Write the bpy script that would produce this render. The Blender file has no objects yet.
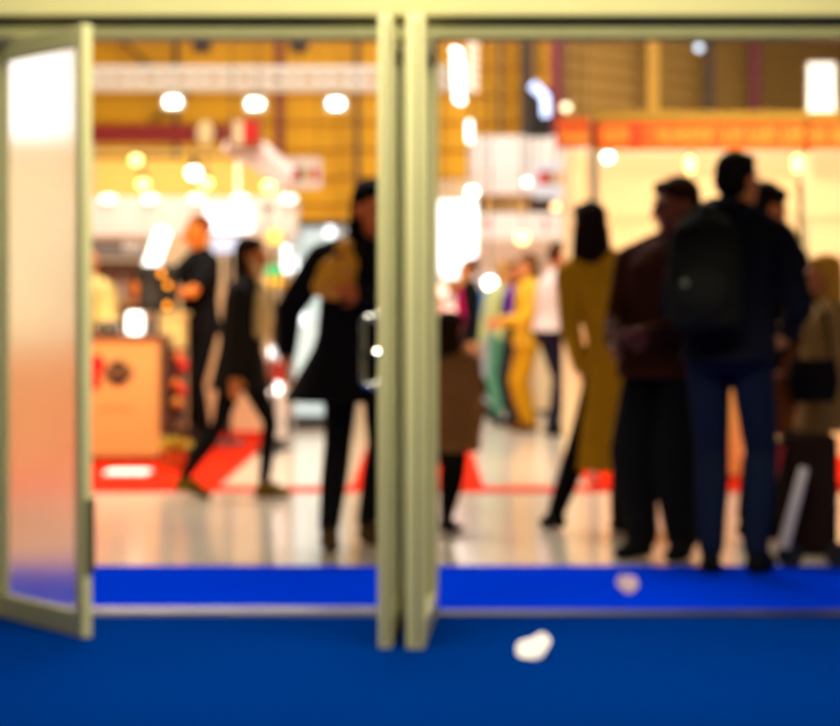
import bpy, bmesh, math, random
from mathutils import Vector, Matrix, Euler
random.seed(7)
PI = math.pi
SC = bpy.context.scene
COL = SC.collection
CAMH, FPX, CX, HZ = 1.185, 2300.0, 420.0, 306.0

def at(px, py, Y):
    return Vector(((px-CX)/FPX*Y, Y, CAMH-(py-HZ)/FPX*Y))
def ax(px, Y): return (px-CX)/FPX*Y
def az(py, Y): return CAMH-(py-HZ)/FPX*Y
def lin(c):
    return tuple(((v/255)/12.92 if v/255 <= .04045 else ((v/255+.055)/1.055)**2.4) for v in c)

# ------------------------------------------------------------------ materials
MATS = {}
def mat(name, rgb, rough=.6, metal=0., spec=.4, noise=.12, scale=20., emit=0., ecol=None, trans=0., bump=0.):
    if name in MATS: return MATS[name]
    m = bpy.data.materials.new(name); m.use_nodes = True
    nt = m.node_tree; b = nt.nodes['Principled BSDF']
    c = lin(rgb)
    b.inputs['Roughness'].default_value = rough
    b.inputs['Metallic'].default_value = metal
    b.inputs['Specular IOR Level'].default_value = spec
    b.inputs['Transmission Weight'].default_value = trans
    tc = nt.nodes.new('ShaderNodeTexCoord'); n = nt.nodes.new('ShaderNodeTexNoise')
    n.inputs['Scale'].default_value = scale; n.inputs['Detail'].default_value = 3
    nt.links.new(tc.outputs['Object'], n.inputs['Vector'])
    r = nt.nodes.new('ShaderNodeMix'); r.data_type = 'RGBA'
    r.inputs[6].default_value = tuple(v*(1-noise) for v in c)+(1,)
    r.inputs[7].default_value = tuple(min(1, v*(1+noise)) for v in c)+(1,)
    nt.links.new(n.outputs['Fac'], r.inputs[0])
    nt.links.new(r.outputs[2], b.inputs['Base Color'])
    if bump:
        bp = nt.nodes.new('ShaderNodeBump'); bp.inputs['Strength'].default_value = bump
        bp.inputs['Distance'].default_value = .01
        nt.links.new(n.outputs['Fac'], bp.inputs['Height']); nt.links.new(bp.outputs['Normal'], b.inputs['Normal'])
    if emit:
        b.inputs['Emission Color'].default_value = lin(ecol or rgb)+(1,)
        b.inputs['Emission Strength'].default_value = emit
    MATS[name] = m
    return m
def cloth(name, rgb): return mat('cloth_'+name, rgb, rough=.9, spec=.12, noise=.25, scale=9., bump=.3)
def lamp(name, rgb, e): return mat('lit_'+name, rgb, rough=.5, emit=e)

def ribbed(name, rgb, pitch, horizontal=True, dark=.72):
    m = bpy.data.materials.new(name); m.use_nodes = True
    nt = m.node_tree; b = nt.nodes['Principled BSDF']; b.inputs['Roughness'].default_value = .55
    b.inputs['Specular IOR Level'].default_value = .3
    tc = nt.nodes.new('ShaderNodeTexCoord'); w = nt.nodes.new('ShaderNodeTexWave')
    w.bands_direction = 'Z' if horizontal else 'X'
    w.inputs['Scale'].default_value = 2*PI/20/pitch
    w.inputs['Distortion'].default_value = 0
    nt.links.new(tc.outputs['Object'], w.inputs['Vector'])
    n = nt.nodes.new('ShaderNodeTexNoise'); n.inputs['Scale'].default_value = .6
    nt.links.new(tc.outputs['Object'], n.inputs['Vector'])
    r = nt.nodes.new('ShaderNodeMix'); r.data_type = 'RGBA'; c = lin(rgb)
    r.inputs[6].default_value = tuple(v*dark for v in c)+(1,); r.inputs[7].default_value = c+(1,)
    nt.links.new(n.outputs['Fac'], r.inputs[0]); nt.links.new(r.outputs[2], b.inputs['Base Color'])
    bp = nt.nodes.new('ShaderNodeBump'); bp.inputs['Strength'].default_value = .8; bp.inputs['Distance'].default_value = .12
    nt.links.new(w.outputs['Fac'], bp.inputs['Height']); nt.links.new(bp.outputs['Normal'], b.inputs['Normal'])
    return m

# ------------------------------------------------------------------ mesh helpers
def box(bm, x0, x1, y0, y1, z0, z1, M=None):
    v = [bm.verts.new(Vector((x, y, z))) for x in (x0, x1) for y in (y0, y1) for z in (z0, z1)]
    if M is not None:
        for q in v: q.co = M @ q.co
    for f in ((0,1,3,2),(4,6,7,5),(0,4,5,1),(2,3,7,6),(0,2,6,4),(1,5,7,3)):
        bm.faces.new([v[i] for i in f])
def bevel_box(bm, x0, x1, y0, y1, z0, z1, bev=.01, M=None):
    t = bmesh.new(); box(t, x0, x1, y0, y1, z0, z1)
    bmesh.ops.recalc_face_normals(t, faces=t.faces)
    bmesh.ops.bevel(t, geom=list(t.edges), offset=bev, segments=2, affect='EDGES', profile=.6)
    mp = {}
    for v in t.verts:
        mp[v] = bm.verts.new(M @ v.co if M is not None else v.co)
    for f in t.faces: bm.faces.new([mp[v] for v in f.verts])
    t.free()
def frame_of(d):
    d = d.normalized(); u = d.orthogonal().normalized(); return u, d.cross(u)
def rings(bm, rs, cap=True):
    for a, b in zip(rs, rs[1:]):
        n = len(a)
        for i in range(n): bm.faces.new((a[i], a[(i+1) % n], b[(i+1) % n], b[i]))
    if cap:
        bm.faces.new(list(reversed(rs[0]))); bm.faces.new(rs[-1])
def tube(bm, p0, p1, r0, r1=None, seg=14):
    p0, p1 = Vector(p0), Vector(p1); r1 = r0 if r1 is None else r1
    u, w = frame_of(p1-p0)
    rings(bm, [[bm.verts.new(p+(u*math.cos(2*PI*i/seg)+w*math.sin(2*PI*i/seg))*r) for i in range(seg)] for p, r in ((p0, r0), (p1, r1))])
def path(bm, pts, r, seg=10):
    pts = [Vector(p) for p in pts]; rs = []
    for k, p in enumerate(pts):
        d = pts[min(k+1, len(pts)-1)]-pts[max(k-1, 0)]
        if k == 0: u, w = frame_of(d)
        else:
            d.normalize(); u = (u-d*u.dot(d)).normalized(); w = d.cross(u)
        rs.append([bm.verts.new(p+(u*math.cos(2*PI*i/seg)+w*math.sin(2*PI*i/seg))*r) for i in range(seg)])
    rings(bm, rs)
def ell(bm, c, r, M=None, seg=16, n=10):
    c = Vector(c); rs = []
    def tr(v):
        v = Vector((v[0]*r[0], v[1]*r[1], v[2]*r[2])); return c+(M @ v if M is not None else v)
    for k in range(1, n):
        t = PI*k/n
        rs.append([bm.verts.new(tr((math.sin(t)*math.cos(2*PI*i/seg), math.sin(t)*math.sin(2*PI*i/seg), -math.cos(t)))) for i in range(seg)])
    rings(bm, rs, cap=False)
    a, b = bm.verts.new(tr((0,0,-1))), bm.verts.new(tr((0,0,1)))
    for i in range(seg):
        bm.faces.new((a, rs[0][(i+1) % seg], rs[0][i])); bm.faces.new((b, rs[-1][i], rs[-1][(i+1) % seg]))
def capsule(bm, p0, r0, p1, r1):
    p0, p1 = Vector(p0), Vector(p1)
    ell(bm, p0, (r0,)*3, seg=14, n=8); ell(bm, p1, (r1,)*3, seg=14, n=8)
    if (p1-p0).length > 1e-4: tube(bm, p0, p1, r0, r1)
def loft(bm, secs, seg=24):
    rings(bm, [[bm.verts.new(Vector(c)+Vector((rx*math.cos(2*PI*i/seg), ry*math.sin(2*PI*i/seg), 0))) for i in range(seg)] for c, rx, ry in secs])
def lathe(bm, c, prof, seg=20):
    c = Vector(c)
    rings(bm, [[bm.verts.new(c+Vector((r*math.cos(2*PI*i/seg), r*math.sin(2*PI*i/seg), z))) for i in range(seg)] for r, z in prof])

def link(name, me, m, parent=None, smooth=False):
    me.materials.clear(); me.materials.append(m)
    if smooth:
        for p in me.polygons: p.use_smooth = True
    o = bpy.data.objects.new(name, me); COL.objects.link(o)
    if parent: o.parent = parent
    return o
def obj(name, bm, m, parent=None, smooth=False, org=None):
    bmesh.ops.recalc_face_normals(bm, faces=bm.faces)
    if org is None and parent is not None and parent.parent is None and 'wo' in parent: org = Vector(parent['wo'])
    if org is not None: bmesh.ops.translate(bm, verts=bm.verts, vec=-Vector(org))
    me = bpy.data.meshes.new(name); bm.to_mesh(me); bm.free()
    return link(name, me, m, parent, smooth)
def tag(o, label, cat, group=None):
    o['label'] = label; o['category'] = cat
    if group: o['group'] = group
    return o
def thing(name, label, cat, loc=(0,0,0), rz=0, group=None, world=False):
    """an Empty at the thing's base; world=True: its parts are given in world coordinates"""
    o = bpy.data.objects.new(name, None); COL.objects.link(o)
    o.location = loc; o.rotation_euler = (0, 0, rz); o.empty_display_size = .1
    if world: WO[o.name] = Vector(loc)
    return tag(o, label, cat, group)
WO = {}
def part(name, bm, m, parent, smooth=False):
    r = parent
    while r.parent: r = r.parent
    return obj(name, bm, m, parent, smooth, WO.get(r.name))
def struct(name, bm, m, parent=None):
    o = obj(name, bm, m, parent, org=(0,0,0) if parent is None else None)
    if parent is None: o['kind'] = 'structure'
    return o
def solo(name, label, cat, bm, m, loc, group=None, smooth=False):
    o = obj(name, bm, m, None, smooth, loc); o.location = loc
    return tag(o, label, cat, group)
def B(*a):
    bm = bmesh.new()
    for q in a: box(bm, *q)
    return bm
def copy_tree(o, parent=None):
    c = o.copy(); COL.objects.link(c)
    if parent: c.parent = parent
    for ch in list(o.children): copy_tree(ch, c)
    return c

# ------------------------------------------------------------------ setting
cream_paint = mat('cream_green_paint', (214, 204, 140), rough=.45, noise=.05, scale=4)
frame_metal = mat('olive_frame_metal', (216, 208, 150), rough=.4, noise=.06, scale=6)
chrome = mat('chrome', (225, 225, 220), rough=.12, metal=1, noise=.03)
alu = mat('aluminium', (205, 205, 210), rough=.3, metal=1, noise=.08)
black_pl = mat('black_plastic', (18, 17, 17), rough=.5, noise=.1)
dark_metal = mat('dark_metal', (45, 40, 38), rough=.5, metal=.3)
white_paint = mat('white_paint', (238, 232, 226), rough=.5, noise=.04, scale=3)
grey_paint = mat('grey_paint', (120, 112, 110), rough=.6)
cream_wall = mat('cream_panel', (246, 226, 180), rough=.7, noise=.03, scale=2)
orange_lam = mat('orange_laminate', (236, 178, 106), rough=.5, noise=.05, scale=3)
brown_lam = mat('brown_laminate', (110, 74, 52), rough=.5)
yellow_lam = mat('pale_yellow_laminate', (238, 205, 130), rough=.5, noise=.05)
maroon = mat('maroon_steel', (110, 18, 40), rough=.5)
dark_steel = mat('dark_brown_steel', (58, 40, 34), rough=.6)
red_sign = mat('red_sign', (128, 4, 6), rough=.5)

# floors
fl = mat('polished_floor', (222, 206, 186), rough=.14, spec=.5, noise=.06, scale=1.5)
struct('floor', B((-16, 16, 8.8, 50, -.2, 0)), fl)
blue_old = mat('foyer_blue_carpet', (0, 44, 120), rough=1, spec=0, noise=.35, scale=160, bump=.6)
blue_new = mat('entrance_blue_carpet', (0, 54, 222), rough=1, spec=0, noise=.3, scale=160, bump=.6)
red_cp = mat('red_stand_carpet', (214, 38, 8), rough=.95, spec=.03, noise=.2, scale=120, bump=.5)
struct('floor_foyer', B((-8, 8, -4, 8.79, -.2, -.001)), mat('screed', (90, 88, 84), rough=.9))
def carpet(label, x0, x1, y0, y1, m, t=.008, z=0.):
    c = ((x0+x1)/2, y0, z)
    return solo('carpet', label, 'carpet', B((x0, x1, y0, y1, z, z+t)), m, c)
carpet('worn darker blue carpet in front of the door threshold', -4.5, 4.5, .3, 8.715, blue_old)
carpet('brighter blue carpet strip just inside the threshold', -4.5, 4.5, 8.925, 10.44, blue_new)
carpet('wide red carpet under the orange counter on the left', -7, -1.32, 15.03, 21.9, red_cp)
carpet('narrow red runner leading down the middle aisle', -.45, .42, 15.03, 21.8, red_cp)
carpet('red carpet under the cream booth on the right', 1.12, 5.2, 15.03, 18.4, red_cp)
carpet('thin red carpet band laid straight across the pale aisle', -7, 5.2, 14.62, 15.02, red_cp)
# threshold
t = thing('threshold_strip', 'silver metal threshold strip between the two blue carpets', 'threshold', (-.8, 8.82, 0), world=True)
part('plate', B((-1.6, -.06, 8.72, 8.92, 0, .014)), alu, t)
bm = bmesh.new()
for k in range(5): box(bm, -1.6, -.06, 8.74+k*.036, 8.756+k*.036, .014, .022)
part('ridge', bm, alu, t)
t = thing('threshold_strip', 'dull dark threshold strip on the right of the middle doors', 'threshold', (.9, 8.82, 0), world=True)
part('plate', B((.07, 1.66, 8.745, 8.895, 0, .012)), mat('dull_metal', (40, 44, 66), rough=.55, metal=.6), t)

# hall shell
def ribbed_wall(x0, x1, pitch, prof, M=Matrix.Identity(4)):
    """wall with horizontal ribs: prof = (share of pitch, depth towards the room) per rib"""
    pts = [(0.0, 0.0)]; z = 0.0
    while z < 9.0-1e-6:
        for a, d in prof:
            pts.append((min(z+a*pitch, 9.0), d))
        z += pitch
    bm = bmesh.new(); L = []
    for x in (x0, x1):
        L.append([bm.verts.new(M @ Vector((x, -d, zz))) for zz, d in pts]+[bm.verts.new(M @ Vector((x, .25, 9.0))), bm.verts.new(M @ Vector((x, .25, 0.0)))])
    n = len(L[0])
    for k in range(n): bm.faces.new((L[0][k], L[1][k], L[1][(k+1) % n], L[0][(k+1) % n]))
    bm.faces.new(L[0][::-1]); bm.faces.new(L[1]); return bm
struct('wall_back', ribbed_wall(-14, 2.45, .5, ((.0, 0), (.12, .1), (.5, .1), (.62, 0), (1, 0)), Matrix.Translation((0, 42, 0))), mat('yellow_cladding', (206, 148, 6), rough=.5, noise=.1, scale=.5))
struct('wall_right', ribbed_wall(0, 11, .3, ((.0, .0), (.35, .13), (.5, .13), (.55, 0), (1, 0)), Matrix.Translation((2.45, 42, 0)) @ Matrix.Rotation(PI/4, 4, 'Z')), mat('brown_louvres', (178, 140, 76), rough=.45, noise=.15, scale=.6))
struct('ceiling', B((-14, 12, 9, 50, 9, 9.2)), mat('hall_ceiling', (120, 100, 70), rough=.9))
struct('ceiling_foyer', B((-5, 5, -2, 8.8, 3.5, 3.6)), mat('foyer_ceiling', (150, 146, 130), rough=.9))
wf = mat('foyer_wall', (196, 188, 150), rough=.8, noise=.04)
bm = B((-5, -1.66, 8.78, 8.95, 0, 3.5), (1.72, 5, 8.78, 8.95, 0, 3.5), (-5, 5, 8.78, 8.95, 2.5, 9))
struct('wall_front', bm, wf)
# columns of the hall: steel posts in front of the back walls
def post(px, w, Y, m, label, top=8.9):
    x = ax(px, Y); bm = bmesh.new()
    bevel_box(bm, x-w/2, x+w/2, Y-.06, Y-.045, 0, top, .004); bevel_box(bm, x-w/2, x+w/2, Y+.045, Y+.06, 0, top, .004)
    box(bm, x-w/8, x+w/8, Y-.05, Y+.05, 0, top)
    t = thing('steel_post', label, 'post', (x, Y, 0), world=True); part('beam', bm, m, t)
    part('base_plate', B((x-w, x+w, Y-.12, Y+.12, 0, .02)), m, t)
post(279, .14, 41.5, maroon, 'maroon steel post on yellow wall between the truss lamps')
post(357, .10, 41.6, dark_steel, 'thin dark post on yellow wall left of the middle doors')
post(176, .09, 41.6, dark_steel, 'thin dark post on yellow wall above leftmost truss lamp')
post(500, .08, 41.6, dark_steel, 'thin dark post on yellow wall over the white banner')
post(527, .24, 41.4, dark_steel, 'broad dark brown post at the right end of yellow wall')
post(556, .22, 41.2, maroon, 'bright maroon post where yellow and brown walls meet')
post(653, .2, 43, mat('ochre_steel', (190, 140, 30), rough=.5), 'ochre yellow post on the brown louvred wall')
post(709, .16, 44.3, dark_steel, 'dark brown post on louvred wall left of the last maroon post')
post(755, .2, 45.5, maroon, 'dark maroon post furthest right on the louvred wall')
# wall bracing on the yellow wall
for a, b, lb in (((110, 30), (152, 68), 'dark diagonal brace above the truss at the far left'), ((150, 122), (190, 92), 'dark diagonal brace under the truss at the far left')):
    bm = bmesh.new(); tube(bm, at(*a, 41.8), at(*b, 41.8), .03)
    solo('wall_brace', lb, 'brace', bm, dark_steel, at(*b, 41.8))

# ------------------------------------------------------------------ doors
t = bpy.data.objects.new('door_frame', None); COL.objects.link(t); t.location = (0, 8.8, 0); t['kind'] = 'structure'; WO[t.name] = Vector((0, 8.8, 0))
bm = bmesh.new(); bevel_box(bm, -1.72, 1.78, 8.56, 8.78, 2.265, 2.62, .012); part('header', bm, cream_paint, t)
bm = bmesh.new(); bevel_box(bm, -1.66, 1.72, 8.62, 8.77, 2.192, 2.265, .006); part('lintel', bm, mat('lintel_olive', (150, 146, 96), rough=.5), t)
bm = bmesh.new(); bevel_box(bm, -.085, .068, 8.775, 8.9, 0.0, 2.3, .008); part('center_post', bm, frame_metal, t)
bm = bmesh.new(); bevel_box(bm, -1.72, -1.62, 8.77, 8.9, 0, 2.3, .006); part('jamb', bm, frame_metal, t)
bm = bmesh.new(); bevel_box(bm, 1.68, 1.78, 8.77, 8.9, 0, 2.3, .006); part('jamb', bm, frame_metal, t)
def glassmat(name, rough, tint):
    m = bpy.data.materials.new(name); m.use_nodes = True
    b = m.node_tree.nodes['Principled BSDF']
    b.inputs['Base Color'].default_value = tint+(1,); b.inputs['Roughness'].default_value = rough
    b.inputs['Transmission Weight'].default_value = 1; b.inputs['IOR'].default_value = 1.45
    n = m.node_tree.nodes.new('ShaderNodeTexNoise'); n.inputs['Scale'].default_value = 60
    mr = m.node_tree.nodes.new('ShaderNodeMapRange'); mr.inputs[3].default_value = rough*.9; mr.inputs[4].default_value = rough*1.1
    m.node_tree.links.new(n.outputs['Fac'], mr.inputs[0]); m.node_tree.links.new(mr.outputs[0], b.inputs['Roughness'])
    return m
frosted = glassmat('frosted_glass', .17, (.97, .95, .93))
clear = glassmat('clear_glass', .02, (.9, .96, .9))
def leaf(name, hinge, free, thick, glass, H=2.16, stile=.06, handle=None, latch=False):
    d = Vector((free[0]-hinge[0], free[1]-hinge[1])); L = d.length
    root = bpy.data.objects.new(name, None); COL.objects.link(root)
    root.location = (hinge[0], hinge[1], 0); root.rotation_euler = (0, 0, math.atan2(d.y, d.x)); root['kind'] = 'structure'
    h = thick/2; z0 = .006
    for x0, x1 in ((0, stile), (L-stile, L)):
        bm = bmesh.new(); bevel_box(bm, x0, x1, -h, h, z0, H, .006); box(bm, x0+.02, x0+.028, -h-.004, h+.004, z0+.1, H-.1)
        st_ = obj('stile', bm, frame_metal, root)
        if x0 and not latch: obj('gasket', B((L-.002, L+.002, -.004+h*.25, .004+h*.25, z0+.02, H-.02)), dark_metal, st_)
    bm = bmesh.new(); bevel_box(bm, stile, L-stile, -h, h, H-.075, H, .006); obj('top_rail', bm, frame_metal, root)
    bm = bmesh.new(); bevel_box(bm, stile, L-stile, -h, h, z0, z0+.09, .006); obj('bottom_rail', bm, frame_metal, root)
    obj('glass', B((stile, L-stile, -.005, .005, z0+.09, H-.075)), glass, root)
    for z in (.25, H-.3):
        bm = bmesh.new(); tube(bm, (-.012, h*.2, z), (-.012, h*.2, z+.12), .012); obj('hinge', bm, chrome, root)
    if latch: obj('latch_plate', B((L-.03, L+.008, h, h+.006, .24, .5), (L, L+.008, -h*.5, h+.006, .24, .5)), mat('latch_olive', (96, 90, 58), rough=.5), root)
    if handle:
        s = handle; hb = bmesh.new(); x = L-stile/2
        path(hb, [(x, s*(h+.0), .91), (x, s*(h+.045), .91), (x, s*(h+.055), .925), (x, s*(h+.055), 1.13), (x, s*(h+.045), 1.145), (x, s*h, 1.145)], .011, 12)
        hd = obj('handle', hb, chrome, root, smooth=True)
        for z in (.91, 1.145):
            rb = bmesh.new(); ell(rb, (x, s*(h+.006), z), (.024, .012, .024)); obj('rose', rb, chrome, hd, smooth=True)
        lb = bmesh.new(); tube(lb, (x, s*h, 1.02), (x, s*(h+.012), 1.02), .02); obj('lock', lb, chrome, root)
    return root
leaf('door_1', (-1.60, 8.76), (-1.18, 8.16), .04, frosted, H=2.185, latch=True)
leaf('door_2', (-.085, 8.76), (-.120, 7.90), .046, clear, H=2.185, handle=-1)
leaf('door_3', (.035, 8.76), (-.017, 7.88), .062, clear, H=2.185)

# ------------------------------------------------------------------ litter on the carpets
def scrap(px, py, w, h, tilt, roll, label, rgb):
    Y = CAMH*FPX/(py-HZ); bm = bmesh.new(); n = 9; g = []
    for s in (0, 1):
        rows = []
        for i in range(n):
            row = []
            for j in range(n):
                u, v = i/(n-1)*2-1, j/(n-1)*2-1
                du, dv = u*math.sqrt(1-v*v/2), v*math.sqrt(1-u*u/2)
                z = .01+.006*math.sin(3*u+1)*math.cos(2.4*v)+.01*u*u+(0.0015 if s else 0)
                row.append(bm.verts.new((du*w/2, dv*h/2, z)))
            rows.append(row)
        g.append(rows)
    for s in (0, 1):
        for i in range(n-1):
            for j in range(n-1):
                bm.faces.new((g[s][i][j], g[s][i+1][j], g[s][i+1][j+1], g[s][i][j+1]))
    loop = [(i, 0) for i in range(n)]+[(n-1, j) for j in range(1, n)]+[(i, n-1) for i in range(n-2, -1, -1)]+[(0, j) for j in range(n-2, 0, -1)]
    for a, b in zip(loop, loop[1:]+loop[:1]):
        bm.faces.new((g[0][a[0]][a[1]], g[0][b[0]][b[1]], g[1][b[0]][b[1]], g[1][a[0]][a[1]]))
    o = solo('paper_scrap', label, 'litter', bm, mat('paper_'+str(px), rgb, rough=.8, noise=.05), (0, 0, 0), smooth=True)
    o.location = (ax(px, Y), Y, .009+math.sin(tilt)*h*.36); o.rotation_euler = Euler((tilt, roll, 0))
scrap(535, 659, .125, .12, .5, -.42, 'white curled paper scrap on the darker blue carpet', (250, 240, 236))
scrap(627, 594, .09, .1, .7, .1, 'small pinkish paper scrap on the brighter blue carpet', (225, 190, 196))

# ------------------------------------------------------------------ people
def blob(name, prims, vox, m, parent, it=6):
    bm = bmesh.new()
    for p in prims:
        k = p[0]
        if k == 'c': capsule(bm, *p[1:])
        elif k == 'e': ell(bm, *p[1:])
        elif k == 'l': loft(bm, p[1])
    bmesh.ops.recalc_face_normals(bm, faces=bm.faces)
    me = bpy.data.meshes.new('tmp'); bm.to_mesh(me); bm.free()
    o = bpy.data.objects.new('tmp', me); COL.objects.link(o)
    r = o.modifiers.new('r', 'REMESH'); r.mode = 'VOXEL'; r.voxel_size = vox
    s = o.modifiers.new('s', 'SMOOTH'); s.factor = .5; s.iterations = it
    dg = bpy.context.evaluated_depsgraph_get(); dg.update()
    me2 = bpy.data.meshes.new_from_object(o.evaluated_get(dg)); me2.name = name
    bpy.data.objects.remove(o); bpy.data.meshes.remove(me)
    return link(name, me2, m, parent, True)
def ik(a, c, l1, l2, bend):
    d = c-a; L = d.length; u = d/L
    if L >= (l1+l2)*.999: return a+d*(l1/(l1+l2))
    x = (l1*l1-l2*l2+L*L)/(2*L); h = math.sqrt(max(0, l1*l1-x*x))
    b = bend-u*bend.dot(u); b.normalize()
    return a+u*x+b*h

def person(label, x, Y, H, rz, feet=((.10, .0), (-.10, .0)), hands=((.27, .04, .83), (-.27, .04, .83)), lean=(0, 0), head=(0, 0),
           top=('jacket', 'black', (14, 13, 14), .9), flare=0., bulk=1., legs=('black', (12, 12, 14)), wide=1., shoe=(16, 14, 14),
           hair=('short', (20, 13, 10)), skin=(196, 120, 74), vox=.008, hs=1., curl=.5, pel=.95, z=0., extra=None, sleeves=True):
    k = H/1.75; F = Vector((0, -1, 0))
    root = thing('person', label, 'person', (x, Y, z), rz)
    skm = mat('skin_%d_%d_%d' % skin, skin, rough=.55, noise=.06, scale=30)
    V = lambda p: Vector((p[0], -p[1], p[2]))
    def T(p):
        p = Vector(p); a = max(0, (p.z-pel)/.55); return p+Vector((lean[0]*a, -lean[1]*a, -.25*(lean[0]**2+lean[1]**2)*a))
    S = lambda v: Vector(v)*k
    body, cl, tr = [], [], []
    dz = pel-.95
    # torso
    def torso(off, zs):
        out = []
        for zz, rx, ry in zs: out.append((S(T((0, 0, zz+dz))), (rx*bulk+off)*k, (ry*bulk+off)*k))
        return out
    base = [(.84, .13, .1), (.92, .16, .115), (1.02, .145, .105), (1.12, .13, .098), (1.25, .15, .11), (1.36, .16, .112), (1.43, .12, .09), (1.475, .07, .06)]
    body.append(('l', torso(-.012, base)))
    hem = top[3]
    if hem < .9:
        cz = [(hem, .165+flare, .14+flare), (max(hem+.02, hem*.5+.46), .165+flare*.55, .13+flare*.55), (.95, .162, .122)]
    else: cz = [(hem, .158+flare, .118+flare)]
    cz += [q for q in base if q[0] > max(hem, .95)+.03]
    if hem < .8: cz = [(q[0], max(q[1], .15) if q[0] < 1.3 else q[1], max(q[2], .112) if q[0] < 1.3 else q[2]) for q in cz]
    cl.append(('l', torso(.02, cz)))
    cl.append(('e', S(T((0, .01, 1.475+dz))), (.072*k, .072*k, .04*k)))
    # legs
    for i, s in ((0, 1), (1, -1)):
        f = feet[i]; fz = f[2] if len(f) > 2 else .085
        hip = Vector((s*.09, 0, .92+dz)); an = V((f[0], f[1], fz)); kn = ik(hip, an, .435, .425, F+Vector((s*.12, 0, 0)))
        q = min(1, wide)*k
        body += [('c', S(hip), .075*q, S(kn), .045*q), ('c', S(kn), .045*q, S(kn.lerp(an, .3)), .048*q), ('c', S(kn.lerp(an, .3)), .048*q, S(an), .032*q)]
        toe = an+F*.15+Vector((s*.025, 0, 0)); toe.z = .034; heel = an-F*.035; heel.z = an.z-.045
        body.append(('c', S(an), .032*q, S(an.lerp(toe, .8)), .016*k))
        w = wide
        tr += [('c', S(hip), (.098)*k, S(kn), .064*w*k), ('c', S(kn), .064*w*k, S(kn.lerp(an, .35)), .064*w*k), ('c', S(kn.lerp(an, .35)), .064*w*k, S(an+Vector((0, 0, .025))), .049*w*k)]
        blob('shoe', [('c', S(heel), .04*k, S(toe), .034*k), ('c', S(an+Vector((0, 0, -.01))), .044*k, S(an.lerp(toe, .5)), .04*k), ('e', S((heel+toe)/2-Vector((0, 0, heel.z*.5+toe.z*.5-.02))) if fz < .1 else S(toe), (.042*k, .11*k if fz < .1 else .04*k, .02*k if fz < .1 else .03*k))],
             max(vox, .008), cloth('shoe_%d_%d_%d' % shoe, shoe), root, 4)
    tr.append(('l', torso(.01, [(.84, .13, .1), (.92, .162, .117), (1.02, .147, .107), (1.07, .138, .103)])))
    # arms and hands
    for i, s in ((0, 1), (1, -1)):
        sh = T((s*.172*bulk, 0, 1.38+dz)); wr = V(hands[i])
        el = ik(sh, wr, .29, .25, Vector((s*.55, .8, -.3)))
        if (wr-sh).length > .54: wr = sh+(wr-sh).normalized()*.54
        body += [('c', S(sh), .05*k, S(el), .038*k), ('c', S(el), .038*k, S(wr), .026*k)]
        if sleeves:
            b = .5+.5*bulk
            cl += [('c', S(T((s*.045, 0.01, 1.475+dz))), .06*k, S(sh), .07*b*k), ('c', S(sh), .07*b*k, S(el), .056*b*k), ('c', S(el), .056*b*k, S(el.lerp(wr, .93)), .041*b*k)]
        else:
            cl += [('c', S(T((s*.045, 0.01, 1.465+dz))), .052*k, S(sh), .066*k), ('c', S(sh), .066*k, S(sh.lerp(el, .7)), .058*k)]
        d = (wr-el).normalized(); n = Vector((-s, 0, 0)); n = (n-d*n.dot(d))
        n = n.normalized() if n.length > .2 else d.orthogonal().normalized()
        sd = d.cross(n)*s; sd = sd if sd.y < 0 or abs(sd.y) < .3 else -sd
        Mx = Matrix((sd, n, d)).transposed()
        body.append(('e', S(wr+d*.05), (.04*k, .017*k, .056*k), Mx))
        for j, (o, ln) in enumerate(((.03, .072), (.011, .082), (-.009, .076), (-.028, .058))):
            p = wr+d*.088+sd*o; a = curl*.35; r = .0088
            for q in (.45, .32, .23):
                dd = d*math.cos(a)+n*math.sin(a); p2 = p+dd*ln*q
                body.append(('c', S(p), r*k, S(p2), (r-.0006)*k)); p = p2; a += curl; r -= .0006
        p = wr+d*.028+sd*.03; q = p+(sd*.72+d*.6+n*.35).normalized()*.04; e = q+(sd*.2+d*.85+n*.5).normalized()*.032
        body += [('c', S(p), .013*k, S(q), .0105*k), ('c', S(q), .0105*k, S(e), .0085*k)]
    # head
    nb = T((0, .0, 1.46+dz)); hc = T((0, -.0, 1.612+dz))+Vector((0, -.02, 0)) if not lean[1] else T((0, 0, 1.62+dz))+Vector((0, -.02, 0))
    RM = Euler((head[1], 0, head[0])).to_matrix()
    h = lambda p: S(hc)+RM @ (Vector(p)*k*hs)
    g = lambda *r: tuple(v*k*hs for v in r)
    body += [('c', S(nb), .058*k, h((0, .012, -.06)), .05*k),
             ('e', h((0, .012, .035)), g(.076, .097, .096), RM), ('e', h((0, -.026, -.022)), g(.061, .068, .094), RM),
             ('e', h((0, -.07, -.088)), g(.027, .022, .022), RM), ('c', h((0, -.094, .022)), .009*k*hs, h((0, -.113, -.018)), .0145*k*hs),
             ('e', h((0, -.083, .04)), g(.055, .014, .012), RM), ('e', h((0, -.093, -.052)), g(.026, .011, .009), RM),
             ('e', h((.077, .012, 0)), g(.012, .023, .033), RM), ('e', h((-.077, .012, 0)), g(.012, .023, .033), RM)]
    blob('body', body, max(.0062, vox*.8), skm, root, 3)
    for s in (1, -1):
        bm = bmesh.new(); ell(bm, h((s*.031, -.083, .016)), g(.016, .01, .008), RM); obj('eye', bm, mat('eye_dark', (30, 20, 16), rough=.2), root, True)
    bm = bmesh.new(); ell(bm, h((0, -.101, -.053)), g(.023, .006, .006), RM); obj('lips', bm, mat('lip', (150, 66, 54), rough=.5), root, True)
    st, hc_ = hair
    hm = cloth('hair_%d_%d_%d' % hc_, hc_)
    hp = [('e', h((0, .024, .058)), g(.084, .1, .09), RM), ('e', h((0, .05, .015)), g(.08, .075, .085), RM)]
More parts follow.
